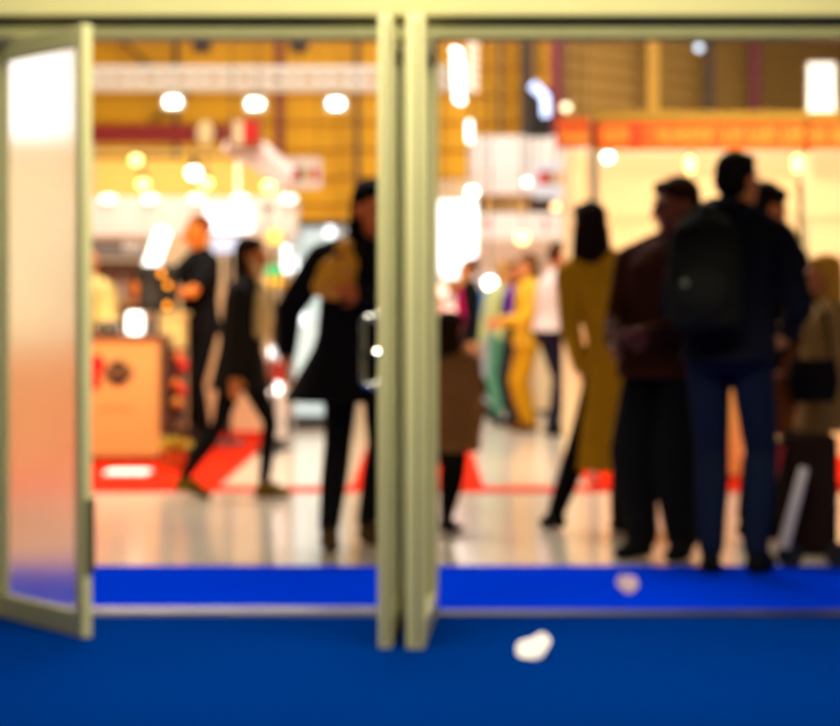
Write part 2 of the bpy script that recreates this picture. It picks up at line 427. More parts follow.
    if st == 'short': hp.append(('e', h((0, -.03, .103)), g(.062, .055, .035), RM))
    if st in ('long', 'mid'):
        ln = -.30 if st == 'long' else -.16
        hp += [('c', h((.062, .035, .0)), .032*k*hs, h((.075, .05, ln*.75)), .035*k*hs), ('c', h((-.062, .035, .0)), .032*k*hs, h((-.075, .05, ln*.75)), .035*k*hs),
               ('c', h((0, .06, .0)), .066*k*hs, h((0, .075, ln)), .05*k*hs), ('e', h((0, .06, ln*.6)), g(.1, .045, abs(ln)*.6), RM), ('e', h((.04, -.035, .095)), g(.036, .045, .034), RM), ('e', h((-.04, -.035, .095)), g(.036, .045, .034), RM)]
    if st == 'bun': hp.append(('e', h((0, .1, .12)), g(.05, .05, .045), RM))
    if st == 'crop': hp = [('e', h((0, .024, .05)), g(.079, .097, .09), RM)]
    blob('hair', hp, vox, hm, root, 5)
    blob('trousers', tr, vox, cloth('leg_'+legs[0], legs[1]), root)
    blob(top[0], cl, vox, cloth('top_'+top[1], top[2]), root)
    if extra: extra(root, k, S, T, V)
    return root

# near group on the right
person('tall person seen from behind in navy jacket and blue jeans wearing a black backpack', ax(729, 10.1), 10.1, 1.86, math.radians(160), lean=(-.03, 0), feet=((-.0+.08, .02), (-.10, .06)),
       head=(-.5, .0), top=('jacket', 'navy', (6, 8, 24), .88), bulk=1.1, hs=.95, legs=('jeans', (15, 25, 46)), wide=1.12, hair=('short', (16, 10, 9)), hands=((.16, .24, 1.0), (-.2, .24, 1.0)), vox=.008, z=.008,
       extra=lambda r, k, S, T, V: blob('hood', [('e', S((0, .09, 1.49)), (.12*k, .075*k, .07*k)), ('c', S((-.1, .03, 1.47)), .05*k, S((.1, .03, 1.47)), .05*k)], .009, cloth('top_navy', (6, 8, 24)), r))
person('person in brown jacket and black trousers beside the tall navy jacket, hands held in front', ax(664, 10.8), 10.8, 1.77, math.radians(-35), lean=(.07, .02), feet=((.095, 0), (-.095, .04)),
       hands=((.08, .26, 1.05), (-.12, .25, 1.0)), head=(-.55, .1), top=('jacket', 'brown', (58, 23, 8), .84), bulk=1.28, hs=1.06, legs=('black', (12, 11, 12)), wide=1.6, hair=('mid', (44, 20, 9)), skin=(120, 58, 28))
person('person with long dark hair in a long mustard coat, seen from behind', ax(623, 12.1), 12.1, 1.72, math.radians(-168), lean=(.14, .03), feet=((.34, .08, .1), (.03, -.03)),
       hands=((.215, .07, .87), (-.09, .09, .87)), top=('coat', 'mustard', (186, 136, 18), .33), flare=.06, bulk=1.08, hs=1.08, legs=('black', (12, 11, 12)), wide=1.05, hair=('long', (26, 10, 10)))
person('dark haired person in black looking down, half behind the tall navy jacket', ax(764, 11.7), 11.7, 1.81, math.radians(130), hands=((.1, .28, 1.05), (-.12, .28, 1.05)),
       head=(-.3, .35), top=('jacket', 'black', (14, 13, 15), .86), bulk=1.1, legs=('black', (12, 11, 12)), wide=1.2, hair=('short', (20, 11, 8)), skin=(200, 112, 64))
person('short fair haired person in beige jacket at the right edge beside the trolley bag', ax(826, 11.0), 11.0, 1.43, math.radians(-100), hands=((.2, .16, .9), (-.2, .12, .9)),
       top=('jacket', 'beige', (150, 118, 70), .72), bulk=1.15, legs=('brown', (40, 24, 14)), hair=('mid', (190, 140, 50)), flare=.02)
# left of the middle doors
person('person all in black with long black hair holding a golden packet left of the doors', ax(361, 11.4), 11.4, 1.79, math.radians(18), lean=(.05, 0), feet=((.05, -.06), (-.2, .14)),
       hands=((-.1, .27, 1.22), (-.385, .04, .92)), head=(.25, .05), top=('coat', 'black', (9, 8, 9), .70), flare=.1, bulk=1.36, hs=1.16, legs=('black', (10, 9, 10)), wide=1.05, shoe=(70, 50, 18),
       hair=('long', (14, 9, 8)), skin=(225, 118, 54))
person('person in dark coat and black leggings striding to the right past the counter', ax(240, 14.2), 14.2, 1.62, math.radians(82), feet=((.06, .15), (-.07, -.36, .13)), pel=.93,
       hands=((.24, .1, .85), (-.24, .02, .80)), lean=(0, .05), top=('coat', 'charcoal', (26, 22, 20), .74), flare=.03, bulk=1.1, legs=('black', (12, 11, 12)), wide=.8, shoe=(120, 96, 30), hair=('mid', (30, 17, 10)), skin=(205, 118, 60))
person('small child with long brown hair and tan coat beside the middle doors', ax(449, 12.1), 12.1, 1.13, math.radians(150), feet=((.08, .06), (-.1, -.2, .1)),
       hands=((.24, .1, .88), (-.24, .06, .86)), top=('coat', 'tan', (150, 104, 60), .66), flare=.04, bulk=1.25, legs=('black', (14, 12, 13)), wide=.85, hair=('long', (44, 24, 10)), hs=1.3)
person('person in black shirt reaching to the black machine behind the counter', ax(200, 18.62), 18.62, 1.92, math.radians(-55), feet=((.1, .02), (-.1, 0)),
       hands=((.12, .42, 1.18), (-.1, .44, 1.2)), head=(-.3, .12), top=('shirt', 'black', (16, 15, 15), .86), bulk=1.05, legs=('black', (18, 15, 14)), wide=1.2, hair=('crop', (120, 60, 20)), skin=(240, 130, 34), sleeves=False, z=.008)
person('person in pale yellow top behind counter at the left door edge', ax(88, 19.2), 19.2, 1.66, math.radians(20), top=('shirt', 'pale_yellow', (226, 196, 120), .88), legs=('grey', (60, 55, 52)), hair=('crop', (150, 90, 40)), skin=(226, 130, 60), vox=.012, z=.008, hands=((.1, .3, 1.05), (-.1, .3, 1.05)))
# aisle in the middle
person('person in black jacket over magenta top walking away to the left in the aisle', ax(469, 24.5), 24.5, 1.71, math.radians(-75), feet=((.07, .2), (-.07, -.34, .13)), pel=.93,
       top=('jacket', 'black', (20, 17, 17), .84), legs=('dark', (40, 28, 26)), hair=('bun', (110, 58, 24)), skin=(226, 140, 84), vox=.011,
       extra=lambda r, k, S, T, V: blob('blouse', [('l', [(S((0, -.075, z)), rx*k, .07*k) for z, rx in ((.9, .1), (1.1, .115), (1.3, .12), (1.42, .06))])], .011, cloth('magenta', (214, 10, 100)), r))
person('person in blue top and pale trousers far down the aisle', ax(494, 26.5), 26.5, 1.62, math.radians(170), top=('shirt', 'blue', (30, 130, 220), .98), legs=('pale_blue', (190, 204, 226)), wide=1.2, hair=('mid', (180, 120, 70)), vox=.012)
person('person in pale green top and teal trousers left of the yellow outfit', ax(506, 23.6), 23.6, 1.66, math.radians(-160), top=('shirt', 'pale_green', (206, 214, 150), .9), legs=('teal', (90, 150, 120)), wide=1.15, hair=('mid', (206, 150, 80)), vox=.012)
person('person with purple scarf and dark trousers beside the yellow outfit', ax(517, 22.6), 22.6, 1.62, math.radians(-60), top=('shirt', 'brown', (110, 70, 50), .92), legs=('dark_blue', (34, 40, 48)), wide=1.1, hair=('long', (70, 38, 20)), vox=.012,
       hands=((.1, .25, 1.1), (-.1, .25, 1.1)), extra=lambda r, k, S, T, V: blob('scarf', [('e', S((0, -.04, 1.44)), (.1*k, .1*k, .05*k)), ('c', S((.03, -.11, 1.4)), .05*k, S((.05, -.13, 1.12)), .05*k)], .011, cloth('purple', (96, 22, 180)), r))
person('person in yellow jacket and mustard trousers facing left in the aisle', ax(529, 21.7), 21.7, 1.68, math.radians(-80), top=('jacket', 'yellow', (240, 184, 50), .84), legs=('mustard', (206, 150, 20)), wide=1.3, hair=('mid', (112, 66, 26)), skin=(226, 150, 96), vox=.011, hands=((.12, .3, 1.1), (-.14, .28, 1.05)), bulk=1.1, shoe=(100, 60, 20))
person('person in white shirt and navy trousers leaning forward in the aisle', ax(550, 21.1), 21.1, 1.76, math.radians(105), feet=((.12, .08), (-.1, -.02)), lean=(0, .06), head=(0, .3), top=('shirt', 'white', (238, 214, 210), .95), bulk=1.25, legs=('navy', (24, 18, 40)), wide=1.1, hair=('short', (70, 36, 18)), skin=(222, 112, 50), vox=.01, hands=((.12, .42, 1.0), (-.12, .38, 1.02)))

# ------------------------------------------------------------------ things carried
# backpack on the tall person's back
t = thing('backpack', 'black backpack on the back of the tall navy jacket', 'backpack', (ax(705, 9.86), 9.86, 1.08), math.radians(-14))
blob('pack', [('l', [((0, 0, .0), .13, .07), ((0, 0, .04), .16, .1), ((0, 0, .3), .165, .1), ((0, .01, .44), .14, .085), ((0, .02, .5), .07, .05)])], .01, cloth('pack_black', (15, 14, 13)), t)
blob('pocket', [('e', (0, -.085, .16), (.12, .05, .12))], .01, cloth('pack_grey', (18, 17, 15)), t)
bm = bmesh.new(); path(bm, [(-.03, .05, .49), (-.03, .04, .54), (.03, .04, .54), (.03, .05, .49)], .009); part('handle', bm, black_pl, t)
for s in (-1, 1):
    bm = bmesh.new(); path(bm, [(s*.09, .09, .1), (s*.13, .13, .25), (s*.12, .14, .42), (s*.08, .06, .48)], .016); part('strap', bm, cloth('pack_black', (15, 14, 13)), t)
bm = bmesh.new(); ell(bm, (-.07, -.125, .2), (.016, .01, .016)); part('badge', bm, mat('badge', (90, 90, 74), rough=.3), t)
# golden packet
c = at(336, 278, 11.1)
t = thing('packet', 'golden crumpled packet held against a black coat', 'packet', c-Vector((0, 0, .12)))
blob('wrapper', [('e', (0, 0, .12), (.1, .05, .11)), ('e', (.05, -.01, .18), (.06, .05, .07)), ('e', (-.06, 0, .08), (.06, .04, .06)), ('c', (.02, 0, .2), .03, (.04, 0, .27), .045)], .01, mat('gold_paper', (252, 160, 22), rough=.4, noise=.3, scale=14, bump=.8), t, 3)
bm = bmesh.new(); tube(bm, (.024, 0, .215), (.028, 0, .235), .047); part('tie', bm, mat('tie', (120, 60, 20)), t)
# pale scarf over the striding person, brown tote
c = at(262, 305, 14.15)
bm = bmesh.new()
t = thing('tote_bag', 'cream cloth bag on the shoulder of the striding dark coat', 'bag', c-Vector((0, .02, .2)))
blob('pouch', [('l', [((0, 0, 0), .055, .1), ((.005, 0, .12), .07, .12), ((.0, 0, .28), .05, .1)])], .01, cloth('cream', (222, 190, 130)), t)
bm = bmesh.new(); path(bm, [(0, -.07, .27), (-.03, -.05, .42), (-.06, 0, .47), (-.03, .05, .42), (0, .07, .27)], .012); part('strap', bm, cloth('cream', (222, 190, 130)), t)
c = at(781, 430, 10.75)
t = thing('handbag', 'brown leather handbag hanging beside the beige jacket', 'bag', c)
blob('pouch', [('l', [((0, 0, 0), .06, .1), ((0, 0, .12), .068, .11), ((0, 0, .27), .04, .09)])], .01, cloth('leather_brown', (120, 62, 24)), t)
bm = bmesh.new(); path(bm, [(0, -.07, .25), (.06, -.06, .38), (.1, 0, .42), (.06, .06, .38), (0, .07, .25)], .01); part('strap', bm, cloth('leather_brown', (120, 62, 24)), t)
c = at(814, 385, 10.6)
t = thing('shoulder_bag', 'black shoulder bag against the beige jacket at the right edge', 'bag', c-Vector((0, 0, .08)))
blob('pouch', [('l', [((0, 0, 0), .1, .05), ((0, 0, .1), .12, .06), ((0, 0, .2), .1, .04)])], .01, cloth('bag_black', (16, 14, 14)), t)
bm = bmesh.new(); path(bm, [(-.08, 0, .19), (-.05, .03, .4), (.0, .08, .5), (.06, .03, .4), (.08, 0, .19)], .01); part('strap', bm, cloth('bag_black', (16, 14, 14)), t)
# trolley bag standing by the right edge
x = ax(797, 10.4)
t = thing('trolley_bag', 'dark brown trolley bag with a white and a red slanted tube', 'bag', (x, 10.5, .008), world=True)
bm = bmesh.new(); bevel_box(bm, x-.06, x+.2, 10.45, 10.55, .06, .60, .03); part('bag', bm, cloth('trolley_brown', (34, 18, 12)), t)
bm = bmesh.new(); tube(bm, (x-.075, 10.32, .1), (x+.02, 10.32, .46), .028, .022); part('tube', bm, mat('white_tube', (206, 196, 190), rough=.5), t)['label'] = 'white tube'
bm = bmesh.new(); tube(bm, (x-.16, 10.36, .22), (x-.08, 10.36, .55), .018); part('tube', bm, mat('red_tube', (200, 40, 16), rough=.5), t)['label'] = 'red tube'
for s in (-.04, .18):
    bm = bmesh.new(); tube(bm, (x+s, 10.34, .06), (x+s, 10.38, .06), .058, seg=20); part('wheel', bm, black_pl, t)

# ------------------------------------------------------------------ right booth (shell scheme stand)
Y0 = 15.2; xl, xr = ax(594, 15.2), ax(806, 15.2)
t = thing('exhibition_booth', 'cream walled booth with orange fascia on the right', 'booth', (2, 15.2, 0), world=True)
part('back_wall', B((xl, xr+1.6, 18.0, 18.06, .008, 2.42)), cream_wall, t)
part('side_wall', B((xl-.03, xl, 16.6, 18.06, .008, 2.3)), cream_wall, t)
part('ceiling_grid', B((xl, xr+1.6, 16.9, 16.95, 2.36, 2.40), (xl, xr+1.6, 17.6, 17.65, 2.36, 2.40)), alu, t)
fas = part('fascia', B((xl-.02, xr+.9, Y0-.03, Y0, az(149, Y0), az(122, Y0)), ), mat('orange_fascia', (226, 92, 14), rough=.55, noise=.05, emit=0), t)
part('fascia_rail', B((xl-.02, xr+.9, Y0-.045, Y0+.015, az(120, Y0)-.01, az(112, Y0)), (xl-.02, xr+.9, Y0-.045, Y0+.015, az(151, Y0), az(149, Y0))), mat('ochre_rail', (160, 120, 30), rough=.5), t)
bm = bmesh.new(); random.seed(3); px = 604
yel = mat('fascia_lettering', (250, 170, 60), rough=.6)
for word in (3, 0, 7, 2, 3, 5, 3):       # blurred, unreadable lettering: plain letter-like strokes
    if word == 0: px += 20; continue
    for kx in range(word):
        x = ax(px, Y0); h0, h1 = az(142, Y0), az(129, Y0)
        box(bm, x, x+.012, Y0-.036, Y0-.03, h0, h1)
        zz = random.choice((h0, (h0+h1)/2, h1-.012)); box(bm, x+.012, x+.04, Y0-.036, Y0-.03, zz, zz+.012)
        if random.random() < .6: box(bm, x+.034, x+.044, Y0-.036, Y0-.03, h0, h1)
        px += 8.4
    px += 8
part('lettering', bm, yel, fas)
part('fascia_panel', B((ax(628, Y0), ax(642, Y0), Y0-.035, Y0-.03, az(147, Y0), az(124, Y0))), mat('red_orange', (236, 60, 10), rough=.5), fas)
for px_ in (806, 594):
    x = ax(px_, Y0); bm = bmesh.new(); bevel_box(bm, x-.025, x+.025, Y0-.03, Y0+.03, .008, az(112, Y0), .008); part('upright', bm, alu if px_ == 594 else cream_wall, t)
# corner piece of the neighbouring stand
x0, x1 = ax(557, 16.4), ax(590, 16.4)
t = thing('fascia_board', 'short orange fascia board left of the long lettered fascia', 'sign', (x1, 16.4, 0), world=True)
part('board', B((x0, x1, 16.37, 16.4, az(148, 16.4), az(118, 16.4))), mat('orange_fascia', (226, 92, 14)), t)
part('stripe', B((x0+.03, x1-.01, 16.362, 16.37, az(141, 16.4), az(134, 16.4))), yel, t)
part('upright', B((x1, x1+.04, 16.36, 16.42, .008, az(118, 16.4))), alu, t)
# counter in the booth
x0, x1 = ax(655, 15.7), ax(742, 15.7)
t = thing('counter', 'orange fronted counter inside the cream booth behind the jeans', 'counter', ((x0+x1)/2, 15.7, .008), world=True)
part('body', B((x0, x1, 15.7, 16.2, .03, .86)), orange_lam, t); part('worktop', B((x0-.03, x1+.03, 15.67, 16.23, .86, .9)), brown_lam, t); part('plinth', B((x0+.03, x1-.03, 15.73, 16.17, .008, .03)), brown_lam, t)
# spot lamps of the booth
def spot(px, py, Y, r, m, label, group, top, body=black_pl, tall=.9):
    c = at(px, py, Y)
    t = thing('spotlight', label, 'lamp', c, group=group)
    bm = bmesh.new(); ell(bm, (0, 0, 0), (r, r, r*tall)); part('bulb', bm, m, t, True)
    bm = bmesh.new(); lathe(bm, (0, 0, r*tall*.85), [(r*.75, 0), (r*.7, r*.4), (r*.5, r*1.2), (.02, r*1.5)]); part('housing', bm, body, t, True)
    bm = bmesh.new(); tube(bm, (0, 0, r*2.2), (0, 0, top-c.z), .008, seg=8); part('stem', bm, dark_metal, t)
    return t
wht = lamp('white_lamp', (255, 246, 232), 10); warm = lamp('warm_lamp', (255, 206, 120), 6); mild = lamp('mild_lamp', (255, 244, 228), 2.6); amber = lamp('amber_lamp', (255, 150, 20), 3)
spot(608, 157, 15.9, .036, wht, 'bright round lamp at the left end of the orange fascia', 'booth lamps', az(149, 15.9)+.06)
spot(690, 164, 17.7, .03, warm, 'warm lamp on the cream booth wall above the brown jacket', 'booth lamps', 2.36, tall=2.4)
spot(797, 163, 17.7, .03, warm, 'warm lamp on the cream booth wall beside the right upright', 'booth lamps', 2.36, tall=2.4)
# tall plant by the right upright
x = ax(799, 15.0)
t = thing('potted_plant', 'tall narrow dark plant standing against the cream booth wall', 'plant', (x, 14.95, .008), world=True)
bm = bmesh.new(); lathe(bm, (x, 14.95, .008), [(.1, 0), (.14, .02), (.16, .3), (.15, .3), (.14, .27)]); part('pot', bm, mat('pot_dark', (50, 34, 26)), t)
bm = bmesh.new(); path(bm, [(x, 14.95, .25), (x+.01, 14.95, 1.0), (x, 14.96, 2.0)], .016); part('stem', bm, mat('stem', (60, 44, 20)), t)
bm = bmesh.new(); random.seed(4)
for i in range(150):
    z = random.uniform(.75, 2.03); a = random.random()*2*PI; L = (.12 if z > 1.35 else .22)*random.uniform(.5, 1)*(.42 if z > 1.35 else 1)
    p = Vector((x, 14.95, z)); d = Vector((math.cos(a), math.sin(a), .9)).normalized(); u = d.cross(Vector((0, 0, 1))).normalized()
    q = [p, p+d*L*.5+u*L*.16, p+d*L, p+d*L*.5-u*L*.16]
    bm.faces.new([bm.verts.new(v) for v in q])
part('foliage', bm, mat('dark_leaf', (44, 52, 14), rough=.6, noise=.3), t)
# white lightbox at right edge and its lamp
x0, x1 = ax(809, 17), ax(835, 17)
t = thing('panel_lamp', 'bright white light panel at the upper right edge', 'lamp', (x0, 17, az(118, 17)), world=True)
part('housing', B((x0-.01, x1+.01, 17.02, 17.1, az(118, 17), az(60, 17))), alu, t)
part('diffuser', B((x0, x1, 17.0, 17.02, az(115, 17), az(63, 17))), lamp('panel_white', (255, 244, 226), 1.6), t)
part('bracket', B((x0+.05, x0+.09, 17.03, 17.07, 2.36, az(118, 17)+.01)), alu, t)
spot(815, 126, 16.6, .035, warm, 'warm lamp under the white light panel at the right edge', 'booth lamps', az(112, 16.6))

# ------------------------------------------------------------------ truss with lamps, left
YT = 26.7
zt, zb = az(71.5, YT), az(86.5, YT); x0, x1 = ax(40, YT), ax(466, YT)
t = thing('lighting_truss', 'white box truss with zigzag lacing hung across the hall', 'truss', ((x0+x1)/2, YT, zb), world=True)
for dy in (-.13, .13):
    for z in (zt, zb):
        bm = bmesh.new(); tube(bm, (x0, YT+dy, z), (x1, YT+dy, z), .045); part('chord', bm, white_paint, t)
for dy in (-.13, .13):
    bm = bmesh.new(); n = 27; w = (x1-x0)/n
    for k in range(n):
        a, b = (zt, zb) if (k+(dy > 0)) % 2 else (zb, zt); tube(bm, (x0+k*w, YT+dy, a), (x0+(k+1)*w, YT+dy, b), .022, seg=8)
    part('lacing', bm, white_paint, t)
bm = bmesh.new(); tube(bm, (x1-.02, YT, (zt+zb)/2), (x1+.03, YT, (zt+zb)/2), .17, seg=24); part('end_plate', bm, white_paint, t)
for px_ in (120, 300, 440):
    bm = bmesh.new(); tube(bm, (ax(px_, YT), YT, zt), (ax(px_, YT), YT, 8.995), .006, seg=6); part('cable', bm, dark_metal, t)
for px_, py_, lb in ((173, 102, 'leftmost of the bright lamps under the white truss'), (255, 104, 'second bright lamp from the left under the white truss'), (336, 104, 'bright truss lamp nearest left of the middle doors')):
    c = at(px_, py_, YT)
    q = thing('hanging_lamp', lb, 'lamp', c, group='lamps under the truss')
    bm = bmesh.new(); bevel_box(bm, -.075, .075, -.06, -.03, -.04, .04, .02); part('lens', bm, wht, q)
    bm = bmesh.new(); bevel_box(bm, -.12, .12, -.03, .12, -.08, .08, .02); part('housing', bm, white_paint, q)
    bm = bmesh.new(); path(bm, [(-.13, .03, 0), (-.13, .03, .1), (0, .03, zb-.04-c.z), (.13, .03, .1), (.13, .03, 0)], .01); part('bracket', bm, dark_metal, q)
for px_, lb in ((202, 'black floodlight near the ceiling above the leftmost truss lamps'), (299, 'black floodlight near the ceiling beside the maroon post')):
    c = at(px_, 47, 30)
    q = thing('hanging_floodlight', lb, 'lamp', c, group='black floodlights')
    bm = bmesh.new(); bevel_box(bm, -.12, .12, -.08, .08, -.07, .07, .02); part('housing', bm, black_pl, q)
    bm = bmesh.new(); box(bm, -.1, .1, -.09, -.08, -.05, .05); part('glass', bm, dark_metal, q)
    bm = bmesh.new(); tube(bm, (0, 0, .07), (0, 0, 9-c.z), .012); part('stem', bm, dark_metal, q)

# ------------------------------------------------------------------ left: yellow booth with red fascia, Y = 24
Yb = 24.0
t = thing('exhibition_booth', 'warm lit yellow booth with dark red fascia at the far left', 'booth', (-2.8, Yb, .008), world=True)
xa, xb = ax(-60, Yb), ax(268, Yb)
part('back_wall', B((xa, xb, Yb+1.6, Yb+1.66, .008, az(150, Yb))), mat('yellow_panel', (246, 200, 104), rough=.7, noise=.05, scale=2), t)
f = part('fascia', B((xa, ax(192, Yb), Yb-.03, Yb, az(143, Yb), az(125, Yb))), red_sign, t)
part('fascia', B((ax(192, Yb), ax(238, Yb), Yb-.03, Yb, az(143, Yb), az(125, Yb))), mat('dark_red', (120, 34, 20), rough=.5), t)
bm = bmesh.new(); ell(bm, at(205, 133, Yb-.04), (.09, .012, .13)); part('emblem', bm, mat('cream_mark', (236, 208, 150)), f)
for px_ in (92, 238):
    x = ax(px_, Yb); part('upright', B((x-.02, x+.02, Yb-.02, Yb+.02, .008, az(125, Yb))), alu, t)
part('beam', B((xa, xb, Yb-.02, Yb+.02, az(153, Yb), az(150, Yb))), yellow_lam, t)
def flag_sign(px0, px1, py0, py1, Y, label, cols, board, top=9.0, rim=None):
    x0, x1, z0, z1 = ax(px0, Y), ax(px1, Y), az(py1, Y), az(py0, Y)
    t = thing('hanging_sign', label, 'sign', ((x0+x1)/2, Y, z0), world=True)
    bm = bmesh.new(); bevel_box(bm, x0, x1, Y-.02, Y+.04, z0, z1, .008); part('board', bm, board, t)
    for a, b, c, d, m in cols:
        part('stripe', B((ax(a, Y), ax(b, Y), Y-.028, Y-.018, az(d, Y), az(c, Y))), m, t)
    for x in (x0+.04, x1-.04):
        bm = bmesh.new(); tube(bm, (x, Y, z1), (x, Y, top), .006, seg=6); part('cable', bm, dark_metal, t)
creamc = mat('cream_stripe', (240, 216, 170)); redc = mat('red_stripe', (214, 24, 20)); brownc = mat('brown_stripe', (110, 74, 46))
flag_sign(228, 262, 117, 149, 23.3, 'square sign with cream and red fields beside dark red fascia', [(234, 243, 121, 145, creamc), (243, 258, 121, 143, redc)], mat('brown_board', (150, 84, 40)))
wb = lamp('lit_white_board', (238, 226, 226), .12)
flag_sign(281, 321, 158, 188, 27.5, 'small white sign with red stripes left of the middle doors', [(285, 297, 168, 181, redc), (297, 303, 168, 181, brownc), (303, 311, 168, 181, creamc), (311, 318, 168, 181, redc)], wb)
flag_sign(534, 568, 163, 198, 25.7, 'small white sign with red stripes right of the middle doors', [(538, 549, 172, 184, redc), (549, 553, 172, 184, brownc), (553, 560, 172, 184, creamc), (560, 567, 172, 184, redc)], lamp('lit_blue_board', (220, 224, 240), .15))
# pale awning triangle under the square sign
bm = bmesh.new()
pts = [at(222, 150, 23.4), at(262, 150, 23.4), at(292, 178, 23.4), at(280, 186, 23.4)]
a = [bm.verts.new(p) for p in pts]; b = [bm.verts.new(p+Vector((0, .4, .12))) for p in pts]
bm.faces.new(a); bm.faces.new(b[::-1])
for i in range(4): bm.faces.new((a[i], b[i], b[(i+1) % 4], a[(i+1) % 4]))
t = thing('awning', 'pale pink sloping awning under the square red sign', 'awning', pts[3], world=True)
part('canopy', bm, mat('awning_cloth', (244, 214, 206), rough=.8), t)
part('pole', B((pts[3].x-.03, pts[3].x+.01, 23.42, 23.46, .008, pts[3].z)), alu, t)
spot(194, 173, 22.6, .065, wht, 'big bright lamp in the yellow booth above the black shirt', 'yellow booth lamps', az(150, 22.6))
for px_, py_, lb in ((136, 160, 'dim warm lamp high in the yellow booth far left'), (206, 183, 'warm lamp just under the big bright booth lamp'), (268, 186, 'warm lamp at the right corner of the yellow booth'), (143, 184, 'warm lamp low in the yellow booth far left')):
    spot(px_, py_, 24.8, .06, warm, lb, 'yellow booth lamps', az(151, 24.8))

# ------------------------------------------------------------------ left: white stand, Y = 20.5
Yw = 20.5
t = thing('display_stand', 'white stand with lit pelmet and grey sign strip behind counter', 'stand', (-2.2, Yw, .008), world=True)
xa, xb = ax(-60, Yw), ax(296, Yw)
part('pelmet', B((xa, xb, Yw-.05, Yw+.6, az(236, Yw), az(197, Yw))), white_paint, t)
part('back_wall', B((xa, ax(262, Yw), Yw+1.2, Yw+1.25, .008, az(236, Yw))), cream_wall, t)
s = part('sign_strip', B((xa, ax(146, Yw), Yw-.02, Yw+.02, az(259, Yw), az(239, Yw))), grey_paint, t)
bm = bmesh.new()
for kx, px_ in enumerate((124, 129, 134, 139)): box(bm, ax(px_, Yw), ax(px_+3, Yw), Yw-.03, Yw-.02, az(251, Yw), az(241+(kx % 2)*2, Yw))
part('lettering', bm, white_paint, s)
for px_ in (40, 150, 292):
    x = ax(px_, Yw); part('upright', B((x-.02, x+.02, Yw, Yw+.04, .008, az(236, Yw))), alu, t)
for px_, lb in ((108, 'leftmost bright lamp on top of the white pelmet'), (150, 'second bright lamp on top of the white pelmet'), (196, 'bright lamp on white pelmet above the bare head'), (240, 'dimmer lamp on the white pelmet left of its end'), (289, 'bright lamp at the right end of the white pelmet')):
    c = at(px_, 199, Yw-.1); q = thing('pelmet_lamp', lb, 'lamp', c, group='lamps on the white pelmet')
    bm = bmesh.new(); ell(bm, (0, 0, 0), (.07, .04, .035)); part('bulb', bm, mild if px_ != 240 else lamp('soft', (255, 240, 220), 3), q, True)
    bm = bmesh.new(); bevel_box(bm, -.08, .08, .03, .06, -.05, .04, .01); part('housing', bm, alu, q)
# shelf with products
xs0, xs1 = ax(60, Yw+.5), ax(146, Yw+.5)
t = thing('shelf_unit', 'shelf unit under the grey sign strip behind the counter', 'shelf', ((xs0+xs1)/2, Yw+.5, .008), world=True)
part('back_panel', B((xs0, xs1, Yw+.9, Yw+.93, .008, 1.6)), brown_lam, t)
for z in (.4, .82, 1.22):
    part('shelf', B((xs0, xs1, Yw+.5, Yw+.9, z-.03, z)), yellow_lam, t)
for x in (xs0, xs1-.03): part('side', B((x, x+.03, Yw+.5, Yw+.9, .008, 1.6)), yellow_lam, t)
random.seed(11)
pc = [('cream', (240, 222, 180)), ('white', (246, 240, 232)), ('pink', (236, 170, 150)), ('green', (80, 150, 60)), ('blue', (60, 60, 150)), ('amber', (226, 150, 50)), ('dark', (60, 34, 22))]
seen = set()
for row, z in ((0, 1.22), (1, .82)):
    x = ax(95, Yw+.6); k = 0
    while x < xs1-.12:
        nm, rgb = pc[[1, 0, 1, 2, 5, 3, 4][k % 7] if row == 0 else [0, 6, 1, 5, 2, 1, 0][k % 7]]
        w = random.uniform(.028, .04); h = random.uniform(.2, .28); ordn = ['first', 'second', 'third', 'fourth', 'fifth', 'sixth', 'seventh', 'eighth'][k % 8]
        q = thing('bottle', '%s bottle, %s from the left on the %s shelf behind the counter' % (nm, ordn, ('upper', 'lower')[row]), 'bottle', (x+w, Yw+.62, z+.001), group='bottles on the shelf unit')
        bm = bmesh.new(); lathe(bm, (0, 0, 0), [(w*.9, 0), (w, .01), (w, h*.62), (w*.45, h*.78), (w*.4, h)]); part('glass_body', bm, mat('bottle_'+nm, rgb, rough=.3), q, True)
        bm = bmesh.new(); lathe(bm, (0, 0, h), [(w*.45, 0), (w*.45, .03), (w*.3, .035)]); part('cap', bm, alu, q, True)
        x += w*2+.035; k += 1
# orange counter with mark
Yc = 17.4; x0, x1 = ax(-60, Yc), ax(159, Yc); zt = az(335, Yc)
t = thing('counter', 'orange counter with a dark pointed emblem at the far left', 'counter', ((x0+x1)/2, Yc, .008), world=True)
fp = part('front_panel', B((x0, x1, Yc, Yc+.02, .05, zt-.03)), orange_lam, t)
part('side_panel', B((x1-.02, x1, Yc+.02, Yc+.42, .05, zt-.03)), brown_lam, t); part('side_panel', B((x0, x0+.02, Yc+.02, Yc+.42, .05, zt-.03)), brown_lam, t)
part('edge', B((x1, x1+.045, Yc-.01, Yc+.42, .008, zt-.03)), brown_lam, t)
part('worktop', B((x0-.02, x1+.06, Yc-.02, Yc+.45, zt-.03, zt)), brown_lam, t)
part('plinth', B((x0+.03, x1-.03, Yc+.03, Yc+.4, .008, .05)), brown_lam, t)
bm = bmesh.new(); n = 24
ring = []
cz, cxm, hw, hh = az(373, Yc), ax(118, Yc), .115, .095
for i in range(n+1):
    u = -1+2*i/n; ring.append((cxm+u*hw, cz+hh*(1-u*u)**1.0))
low = [(x, 2*cz-z) for x, z in reversed(ring[1:-1])]
for yy in (Yc-.006, Yc):
    pass
vf = [bm.verts.new((x, Yc-.006, z)) for x, z in ring+low]; vb = [bm.verts.new((x, Yc, z)) for x, z in ring+low]
bm.faces.new(vf); bm.faces.new(vb[::-1])
